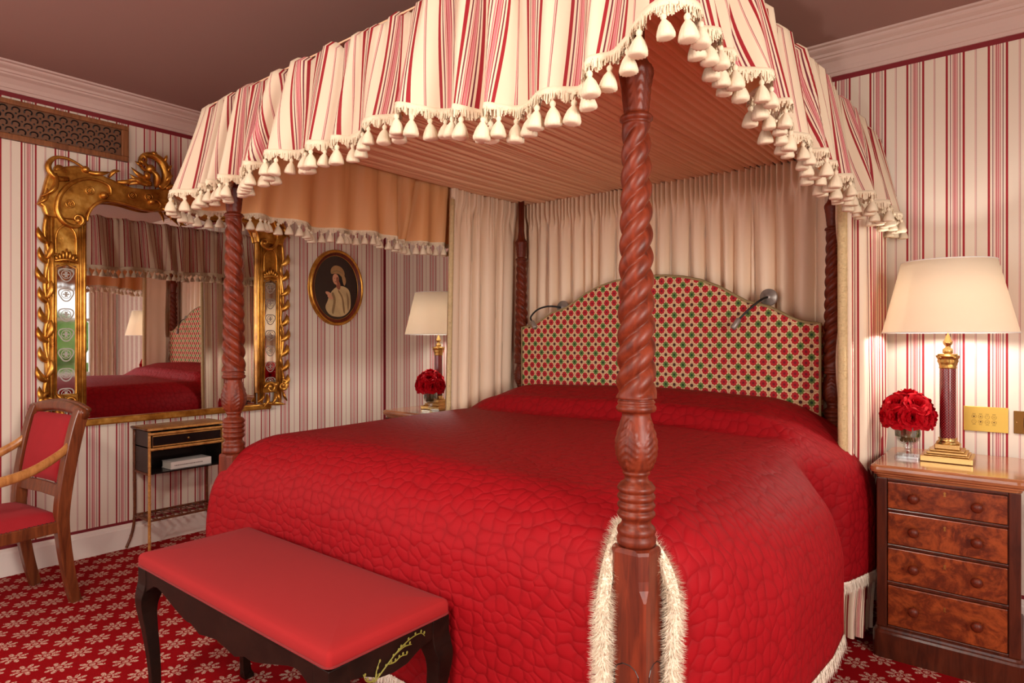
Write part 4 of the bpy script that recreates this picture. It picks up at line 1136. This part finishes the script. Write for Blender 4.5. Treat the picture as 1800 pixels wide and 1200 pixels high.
# asymmetric crest: a tall curling acanthus on each side of the centre and a spray falling over the glass
for s in (-1, 1):
    b = BM()
    sp = catmull([(-.07, 2.16, 0), (-.035, 2.20, 0), (-.03, 2.26, 0), (-.06, 2.32, 0), (-.115, 2.345, 0), (-.165, 2.33, 0), (-.18, 2.285, 0), (-.155, 2.25, 0), (-.12, 2.262, 0)], 5)
    S = lambda P: [((p.x if s < 0 else -p.x) - .06 * (1 if s < 0 else -1), p.y) for p in P]
    scroll(b, S(sp), .034, .015, .045)
    for p, q, bd, wd in (((-.17, 2.17), (-.30, 2.21), .02, .011), ((-.17, 2.18), (-.32, 2.165), -.01, .010), ((-.18, 2.20), (-.29, 2.25), .02, .010), ((-.19, 2.28), (-.25, 2.315), .01, .009), ((-.20, 2.30), (-.23, 2.345), .0, .008), ((-.14, 2.35), (-.18, 2.365), .0, .009), ((-.15, 2.16), (-.19, 2.26), -.02, .018), ((-.10, 2.19), (-.055, 2.25), .01, .012), ((-.085, 2.25), (-.06, 2.31), .01, .011), ((-.10, 2.31), (-.09, 2.365), .006, .010), ((-.22, 2.27), (-.27, 2.29), .006, .008), ((-.19, 2.20), (-.215, 2.235), .0, .016)):
        leaf(b, ((p[0] if s < 0 else -p[0]), p[1]), ((q[0] if s < 0 else -q[0]), q[1]), bd * -s, wd * 1.6, .04, .065)
    mo('crest_acanthus', b, smooth=True)
b = BM()
sp = catmull([(-.09, 2.16, 0), (-.06, 2.18, 0), (-.035, 2.15, 0), (-.05, 2.09, 0), (-.04, 2.04, 0)], 5); scroll(b, [(p.x, p.y) for p in sp], .014, .014, .05)
for p, q, bd, wd in (((-.10, 2.07), (-.02, 1.99), .02, .022), ((-.12, 2.04), (-.07, 1.965), .02, .012), ((-.08, 2.02), (.02, 1.955), .02, .014), ((-.02, 2.05), (.06, 1.985), -.02, .018), ((.02, 2.0), (.07, 1.965), -.01, .013), ((.0, 2.12), (.05, 2.04), .01, .02), ((.05, 1.99), (.03, 1.95), .0, .008)):
    leaf(b, p, q, bd, wd, .045, .07)
mo('centre_spray', b, smooth=True)

# ------------------------------------------------------------------ oval portrait
pc = Vector((XL, 2.965, 1.63))
por = thing('oval_portrait', 'oval framed portrait of a turbaned woman in a cream wrap on the wall', 'painting', pc)
def ell(a, c, d, n=64, y0=0, z0=0, rot=0): return [(d, y0 + a * math.cos(2 * PI * k / n) * math.cos(rot) - c * math.sin(2 * PI * k / n) * math.sin(rot), z0 + a * math.cos(2 * PI * k / n) * math.sin(rot) + c * math.sin(2 * PI * k / n) * math.cos(rot)) for k in range(n)]
b = BM(); prof = [(.245, .292, .0), (.246, .293, .022), (.238, .285, .034), (.228, .275, .034), (.222, .269, .026)]
rings = [[b.verts.new(p) for p in ell(a, c, d)] for a, c, d in prof]
for A, B in zip(rings, rings[1:]):
    for i in range(64): b.faces.new((A[i], A[(i + 1) % 64], B[(i + 1) % 64], B[i]))
b.faces.new(rings[0]); obj('frame', b, M['gold'], por, True)
b = BM(); prof = [(.222, .269, .028), (.212, .259, .024), (.200, .247, .016), (.198, .245, .010)]
rings = [[b.verts.new(p) for p in ell(a, c, d)] for a, c, d in prof]
for A, B in zip(rings, rings[1:]):
    for i in range(64): b.faces.new((A[i], A[(i + 1) % 64], B[(i + 1) % 64], B[i]))
obj('inner_frame', b, M['mahogany'], por, True)
b = BM(); b.faces.new([b.verts.new(p) for p in ell(.200, .247, .012)]); cvs = obj('canvas', b, plain('portrait_dark', srgb(44, 28, 20), .35), por)
b = BM(); tube(b, ell(.199, .246, .014), .0022, 6, closed=True); obj('slip', b, M['gold'], por, True)
def paint(name, shapes, col):
    b = BM()
    for k, P in enumerate(shapes): b.faces.new([b.verts.new((.0125 + .0003 * paint.i, y, z)) for y, z in P]); paint.i += 1
    obj(name, b, col, cvs)
paint.i = 1
E = lambda y0, z0, a, c, rot=0: [(p[1], p[2]) for p in ell(a, c, 0, 28, y0, z0, rot)]
blk = plain('paint_black', srgb(22, 14, 12), .35); skin = plain('paint_skin', srgb(206, 146, 112), .4); skn2 = plain('paint_shade', srgb(150, 86, 62), .4)
crm = fabric('paint_cream', srgb(196, 168, 122), .4, 30, .1, 0, .4, 14); tan = fabric('paint_tan', srgb(170, 128, 84), .4, 30, .1, 0, .35, 20)
sp_ = lambda P: [(p.x, p.y) for p in catmull([(y, z, 0) for y, z in P], 6, True)]
paint('painted_hair', [E(.02, .07, .055, .075, .2), sp_([(.03, .10), (.08, .06), (.10, -.01), (.06, -.03), (.03, .03)])], blk)
paint('painted_wrap', [sp_([(-.01, .0), (.05, .015), (.11, -.01), (.13, -.08), (.12, -.17), (.05, -.22), (-.05, -.215), (-.10, -.16), (-.08, -.10), (-.06, -.05)])], crm)
paint('painted_neck', [E(.015, .02, .02, .035, .2)], skn2)
paint('painted_face', [E(-.008, .065, .029, .042, .15)], skin)
paint('painted_cheek', [E(.008, .055, .013, .030, .1)], skn2)
paint('painted_turban', [sp_([(-.050, .105), (-.052, .14), (-.02, .168), (.03, .165), (.065, .135), (.072, .10), (.05, .085), (.02, .105), (-.015, .108)]), sp_([(.045, .10), (.075, .09), (.085, .05), (.07, .02), (.055, .05)])], tan)
paint('painted_folds', [sp_([(-.045, .118), (.0, .135), (.05, .118), (.05, .112), (.0, .126), (-.042, .111)]), sp_([(.02, -.02), (.06, -.08), (.075, -.19), (.06, -.18), (.045, -.08), (.012, -.03)]), sp_([(-.03, -.04), (-.01, -.10), (-.03, -.20), (-.045, -.18), (-.03, -.10), (-.045, -.05)]), sp_([(.09, -.03), (.115, -.09), (.105, -.18), (.095, -.10)])], plain('paint_fold', srgb(142, 112, 74), .4))
paint('painted_hand', [E(-.075, -.05, .03, .013, -.4), E(-.06, -.075, .028, .014, -.5)], skin)
paint('painted_features', [E(-.020, .072, .005, .0018), E(.002, .074, .005, .0018), E(-.014, .045, .006, .0022)], blk)

# ------------------------------------------------------------------ ventilation grille
vt = thing('vent_grille', 'carved wooden ventilation grille high on the left wall under the cornice', 'vent', (XL, .86, 2.39))
b = BM(); prism(b, [(-.64, -.105), (.64, -.105), (.64, .105), (-.64, .105)], lambda y, z, d: (d, y, z), 0, .012)
obj('back_plate', b, plain('vent_plate', srgb(112, 72, 46), .5), vt)
b = BM()
for (y0, y1, z0, z1) in ((-.64, .64, -.105, -.075), (-.64, .64, .078, .105), (.60, .64, -.0755, .0785), (-.64, -.60, -.0755, .0785)): box(b, 0, .028, y0, y1, z0, z1)
obj('frame', b, wood('vent_wood', srgb(110, 64, 36), srgb(150, 96, 58), .4, 5), vt, bevel=.006, seg=3)
b = BM()
for j in range(4):
    for i in range(22):
        y = -.57 + i * .0535 + (.027 if j % 2 else 0); z = -.055 + j * .037
        if y > .585: continue
        tube(b, [(.0135, y + .017 * math.cos(R(a)), z + .015 * math.sin(R(a))) for a in range(-40, 230, 27)], .0036, 5)
        blob(b, (.0135, y, z - .018), .005, (.4, 1, 1), 8, 5)
obj('fretwork', b, M['black'], vt)

# ------------------------------------------------------------------ bamboo side table
tb = thing('side_table', 'narrow bamboo side table with black drawer and open shelf below the mirror', 'table', (XL + .13, 1.745, 0))
hw, hd = .215, .105
legs = {}
def ring_tube(b, pts, r):
    pts = catmull(pts, 5); tube(b, pts, r, 8)
    acc = 0
    for p, q_ in zip(pts, pts[1:]):
        acc += (q_ - p).length
        if acc > .09: acc = 0; d = (q_ - p).normalized() * .004; tube(b, [p - d, p, p + d], [r, r * 1.18, r], 8)
for sx, sy in ((1, -1), (1, 1), (-1, -1), (-1, 1)):
    b = BM(); x = sx * hd; y = sy * hw
    ox = .0 if sx > 0 else .0
    foot = (x, y - .045 if (sy < 0 and sx < 0) else y + (.045 if sy > 0 and sx < 0 else 0), 0.006)
    ring_tube(b, [(x, y, .70), (x, y, .45), (x, y, .2), (x, lerp(y, foot[1], .3), .09), foot], .0085)
    obj('leg', b, M['bamboo'] if sx > 0 else M['dark_bamboo'], tb, True)
b = BM(); box(b, -hd - .015, hd + .015, -hw - .015, hw + .015, .708, .722); obj('table_top', b, M['bamboo'], tb, bevel=.004)
b = BM()
for z in (.715, .690): ring_tube(b, [(hd + .012, -hw - .01, z), (hd + .012, 0, z), (hd + .012, hw + .01, z)], .0075)
ring_tube(b, [(hd + .004, -hw, .600), (hd + .004, 0, .600), (hd + .004, hw, .600)], .0085)
obj('front_rails', b, M['bamboo'], tb, True); b = BM()
ring_tube(b, [(hd, -hw, .19), (hd, 0, .19), (hd, hw, .19)], .007); ring_tube(b, [(-hd, -hw, .19), (-hd, 0, .19), (-hd, hw, .19)], .007)
for s in (-1, 1): ring_tube(b, [(-hd, s * hw, .19), (hd, s * hw, .19)], .007)
for k in range(9): tube(b, [(-hd, lerp(-hw, hw, k / 9), .19), (hd, lerp(-hw, hw, (k + 1) / 9), .19)], .0035, 6); tube(b, [(hd, lerp(-hw, hw, k / 9), .19), (-hd, lerp(-hw, hw, (k + 1) / 9), .19)], .0035, 6)
obj('lattice_stretcher', b, M['dark_bamboo'], tb, True)
for s in (-1, 1):
    b = BM(); ring_tube(b, [(-hd, s * hw, .455), (hd, s * hw, .455)], .007); obj('shelf_rail', b, M['dark_bamboo'], tb, True)
    b = BM(); ring_tube(b, [(-hd - .01, s * (hw + .012), .715), (hd + .01, s * (hw + .012), .715)], .0075); obj('top_rail', b, M['dark_bamboo'], tb, True)

b = BM(); box(b, -hd, hd - .012, -hw, -hw + .01, .46, .70); box(b, -hd, hd - .012, hw - .01, hw, .46, .70); box(b, -hd, -hd + .008, -hw, hw, .46, .70); box(b, -hd, hd, -hw, hw, .455, .463); box(b, -hd, hd - .012, -hw, hw, .605, .612)
obj('cabinet_case', b, M['lacquer'], tb)
b = BM(); box(b, hd - .012, hd + .004, -hw + .012, hw - .012, .612, .680); d_ = obj('drawer', b, M['lacquer'], tb, bevel=.002)
b = BM(); tube(b, [(hd + .005, -hw + .016, .616), (hd + .005, -hw + .016, .676), (hd + .005, hw - .016, .676), (hd + .005, hw - .016, .616)], .004, 6, closed=True); obj('drawer_beading', b, M['bamboo'], d_)
b = BM(); blob(b, (hd + .010, 0, .646), .008); tube(b, [(hd + .004, 0, .646), (hd + .010, 0, .646)], .004, 8); obj('knob', b, M['old_brass'], d_, True)
bk = thing('book', 'white hardback book lying on the open shelf of the bamboo table', 'book', (XL + .155, 1.775, .464), R(2))
b = BM(); box(b, -.055, .056, -.118, .118, .002, .040); obj('pages', b, plain('paper', srgb(228, 220, 206), .8), bk)
b = BM(); box(b, -.058, .059, -.122, .122, 0, .003); box(b, -.058, .059, -.122, .122, .040, .043); box(b, .056, .0595, -.122, .122, .0, .043); obj('cover', b, plain('book_cover', srgb(222, 214, 206), .5), bk, bevel=.001)
b = BM()
rb = random.Random(1); y = -.10
while y < .06:
    wl = rb.uniform(.004, .009); box(b, .0595, .06, y, y + wl, .018, .024); y += wl + .003
obj('spine_lettering', b, plain('grey_ink', srgb(120, 110, 104), .6), bk)

# ------------------------------------------------------------------ armchair
ch = thing('armchair', 'red upholstered wooden open armchair at the left edge beside the mirror', 'armchair', (-3.66, .70, 0), R(8))
cw = .225
def bar(name, pts, w_, h_, m, k=6, up=(0, 0, 1)):
    b = BM(); P = catmull(pts, k); tube(b, P, w_, 12, h_ / w_ if isinstance(w_, float) else 1, up=up); return obj(name, b, m, ch, True)
for s in (-1, 1):
    # rear leg and stile in one sweep
    b = BM(); P = catmull([(s * .20, .315, 0), (s * .205, .288, .12), (s * .21, .262, .28), (s * .215, .25, .42), (s * .22, .262, .56), (s * .222, .288, .72), (s * .222, .315, .84), (s * .222, .335, .90)], 6)
    tube(b, P, [lerp(.019, .024, min(1, i / 20)) for i in range(len(P))], 4, 1.15, up=(1, 0, 0), square=True); obj('rear_leg', b, M['chairwood'], ch, bevel=.004)
    b = BM(); P = catmull([(s * .235, -.27, 0), (s * .238, -.262, .2), (s * .24, -.26, .42), (s * .24, -.255, .56), (s * .245, -.27, .60)], 5)
    tube(b, P, .021, 4, 1, up=(1, 0, 0), square=True); obj('front_leg', b, M['chairwood'], ch, bevel=.004)
    b = BM(); P = catmull([(s * .222, .29, .755), (s * .235, .235, .71), (s * .25, .12, .655), (s * .262, .0, .63), (s * .265, -.14, .622), (s * .255, -.24, .625), (s * .24, -.285, .60), (s * .238, -.275, .57)], 6)
    tube(b, P, [.017 + .006 * math.sin(PI * i / (len(P) - 1)) for i in range(len(P))], 12, .75, up=(0, 0, 1)); obj('arm', b, M['armwood'], ch, True)
    b = BM(); P = [(s * .218, .25, .375), (s * .24, -.25, .375)]; tube(b, P, .026, 4, .55, up=(0, 0, 1), square=True); obj('side_rail', b, M['chairwood'], ch, bevel=.004)
b = BM(); tube(b, [(-.23, -.26, .375), (.23, -.26, .375)], .03, 4, .6, up=(0, 0, 1), square=True); tube(b, [(-.21, .25, .375), (.21, .25, .375)], .026, 4, .6, up=(0, 0, 1), square=True); obj('seat_rail', b, M['chairwood'], ch, bevel=.004)
b = BM(); tube(b, [(-.21, .255, .53), (0, .267, .53), (.21, .255, .53)], .028, 4, .4, up=(0, .2, 1), square=True); obj('lower_back_rail', b, M['chairwood'], ch, bevel=.004)
b = BM(); P = catmull([(-.25, .33, .885), (-.12, .34, .905), (0, .345, .91), (.12, .34, .905), (.25, .33, .885)], 6)
tube(b, P, .028, 14, .72, up=(0, -.25, 1)); tube(b, [(p.x, p.y + .018, p.z + .018) for p in P], .015, 10); obj('top_rail', b, M['chairwood'], ch, True)
def cushion(bm, f, nu=16, nv=16, puff=.02, th=.03):
    """closed pad: f(u, v) gives a point and normal"""
    def front(i, j):
        u, v = i / nu, j / nv; p, n = f(u, v); e = min(1, min(u, 1 - u, v, 1 - v) / .12); e = math.sqrt(1 - (1 - e) ** 2); return p + n * (th * e + puff * math.sin(PI * u) * math.sin(PI * v))
    def back(i, j):
        u, v = 1 - i / nu, j / nv; p, n = f(u, v); return p
    grid(bm, front, nu, nv); grid(bm, back, nu, nv)
def fb(u, v):
    x = lerp(-.195, .195, u); z = lerp(.565, .875, v); y = lerp(.258, .318, v ** 1.1) + .01 * (1 - (2 * u - 1) ** 2); return Vector((x, y, z)), Vector((0, -1, .3)).normalized()
b = BM(); cushion(b, fb, puff=.012, th=.022); obj('back_pad', b, M['rose_seat'], ch, True)
b = BM(); cushion(b, lambda u, v: (fb(u, v)[0] + Vector((0, .004, 0)), Vector((0, 1, -.3)).normalized()), puff=.004, th=.018); obj('back_panel', b, M['rose_seat'], ch, True)
b = BM(); cushion(b, lambda u, v: (Vector((lerp(-.235, .235, u) * lerp(1.04, .93, v), lerp(-.28, .262, v), .395)), Vector((0, 0, 1))), puff=.028, th=.045); obj('seat_pad', b, M['rose_seat'], ch, True)
b = BM()
for k in range(26):
    blob(b, (.203, lerp(.256, .316, k / 25) - .018, lerp(.575, .865, k / 25)), .004, (1, 1, 1), 8, 5)
    blob(b, (-.203, lerp(.256, .316, k / 25) - .018, lerp(.575, .865, k / 25)), .004, (1, 1, 1), 8, 5)
for k in range(30):
    for s in (-1, 1): blob(b, (s * lerp(.246, .222, k / 29), lerp(-.27, .24, k / 29), .400), .0045, (1, 1, 1), 8, 5)
obj('nail_heads', b, M['walnut'], ch, True)

# ------------------------------------------------------------------ bench at the foot of the bed
bx0, bx1, by0, by1 = -2.25, -1.205, .84, 1.225
bn = thing('bench', 'red topped bench with dark painted cabriole legs at the foot of the bed', 'bench', ((bx0 + bx1) / 2, (by0 + by1) / 2, 0))
w2, d2 = (bx1 - bx0) / 2, (by1 - by0) / 2
b = BM(); stack(b, 2 * w2, 2 * d2, .014, [(.002, .508), (0, .512), (0, .534), (.003, .542), (.009, .547), (.03, .552), (.08, .557), (.14, .559)], 5)
obj('cushion', b, M['red_seat'], bn, True)
b = BM(); tube(b, [(x, y, .511) for x, y in rrect(2 * w2 + .002, 2 * d2 + .002, .02, 4)], .003, 6, closed=True); obj('cushion_braid', b, plain('braid_red', srgb(120, 24, 24), .8, bump=(900, .6)), bn)
def apron(L, dep, flip=1):
    n = 40; P = [(-L, .507), (L, .507)]; lo = []
    for k in range(n + 1):
        u = -1 + 2 * k / n; a = abs(u)
        z = interp([(0, .42), (.10, .413), (.2, .405), (.28, .418), (.32, .425), (.36, .418), (.5, .435), (.7, .463), (.78, .47), (.82, .462), (.9, .44), (1.0, .40)], a) if dep else interp([(0, .425), (.25, .43), (.5, .45), (.75, .46), (1, .42)], a)
        lo.append((u * L, z))
    return P + list(reversed(lo))
M['bench_paint2'] = M['bench_paint']
b = BM()
prism(b, apron(w2 - .02, 1), lambda a, z, d: (a, d, z), -d2 + .004, -d2 + .022); obj('long_apron', b, M['bench_paint'], bn, bevel=.002)
b = BM(); prism(b, apron(w2 - .02, 1), lambda a, z, d: (a, d, z), d2 - .022, d2 - .004); obj('long_apron', b, M['bench_paint'], bn, bevel=.002)
for s in (-1, 1):
    b = BM(); prism(b, apron(d2 - .02, 0), lambda a, z, d: (d, a, z), s * (w2 - .004), s * (w2 - .022)); ea = obj('end_apron', b, M['bench_paint'], bn, bevel=.002)
    b = BM(); X = s * (w2 - .002)
    for P in ([(-.06, .43), (-.03, .45), (.01, .475), (.05, .49), (.085, .492), (.10, .48)], [(-.06, .43), (-.055, .455), (-.045, .475)], [(-.02, .455), (0, .452), (.02, .458), (.04, .455)], [(.0, .47), (.03, .478), (.055, .475)], [(-.06, .43), (-.085, .44), (-.095, .46)]):
        P3 = catmull([(X, y, z) for y, z in P], 5); tube(b, P3, [lerp(.0022, .001, k / (len(P3) - 1)) for k in range(len(P3))], 5)
        for k in range(2, len(P3) - 1, 3): blob(b, P3[k] + Vector((0, .003, .004)), .0032, (.3, 1, 1.3), 8, 5)
    obj('painted_sprig', b, plain('sprig_paint', srgb(122, 116, 44), .6), ea)
for sx in (-1, 1):
    for sy in (-1, 1):
        b = BM(); dx, dy = sx * .7071, sy * .7071
        prof = [(.0, .505, .030), (.0, .46, .030), (.006, .43, .030), (.014, .40, .0275), (.014, .36, .023), (.006, .30, .019), (-.004, .22, .0165), (-.010, .14, .0145), (-.008, .08, .0135), (.002, .035, .0145), (.016, .012, .018), (.022, 0, .018)]
        cx, cy = sx * (w2 - .032), sy * (d2 - .032)
        pts = catmull([(cx + dx * o, cy + dy * o, z) for o, z, r in prof], 4); rr = [interp([(-z, r) for o, z, r in prof], -p.z) for p in pts]
        tube(b, pts, rr, 4, 1, up=(1, 0, 0), square=True)
        for f in b.faces:
            c = f.calc_center_median(); k = (c.x - cx) * -sx + (c.y - cy) * 0
        obj('leg', b, M['bench_paint'], bn, bevel=.003, seg=2)

# ------------------------------------------------------------------ window curtains (seen in the mirror)
o, *_ = curtain('window_curtain', [(XR - .16, 3.10), (XR - .17, 3.2), (XR - .15, 3.3), (XR - .16, 3.42)], .02, 2.42, M['stripe_fabric'], None, 6, .06, 31, head=.1, nz=20, dens=16)
tag(o, 'striped window curtain in the far corner beside the window, seen in the mirror', 'curtain')
o, *_ = curtain('window_curtain', [(XR - .16, .82), (XR - .17, .9), (XR - .15, 1.0), (XR - .16, 1.08)], .02, 2.42, M['stripe_fabric'], None, 4, .05, 32, head=.1, nz=20, dens=16)
tag(o, 'striped window curtain between the window seen in the mirror and the added one', 'curtain')
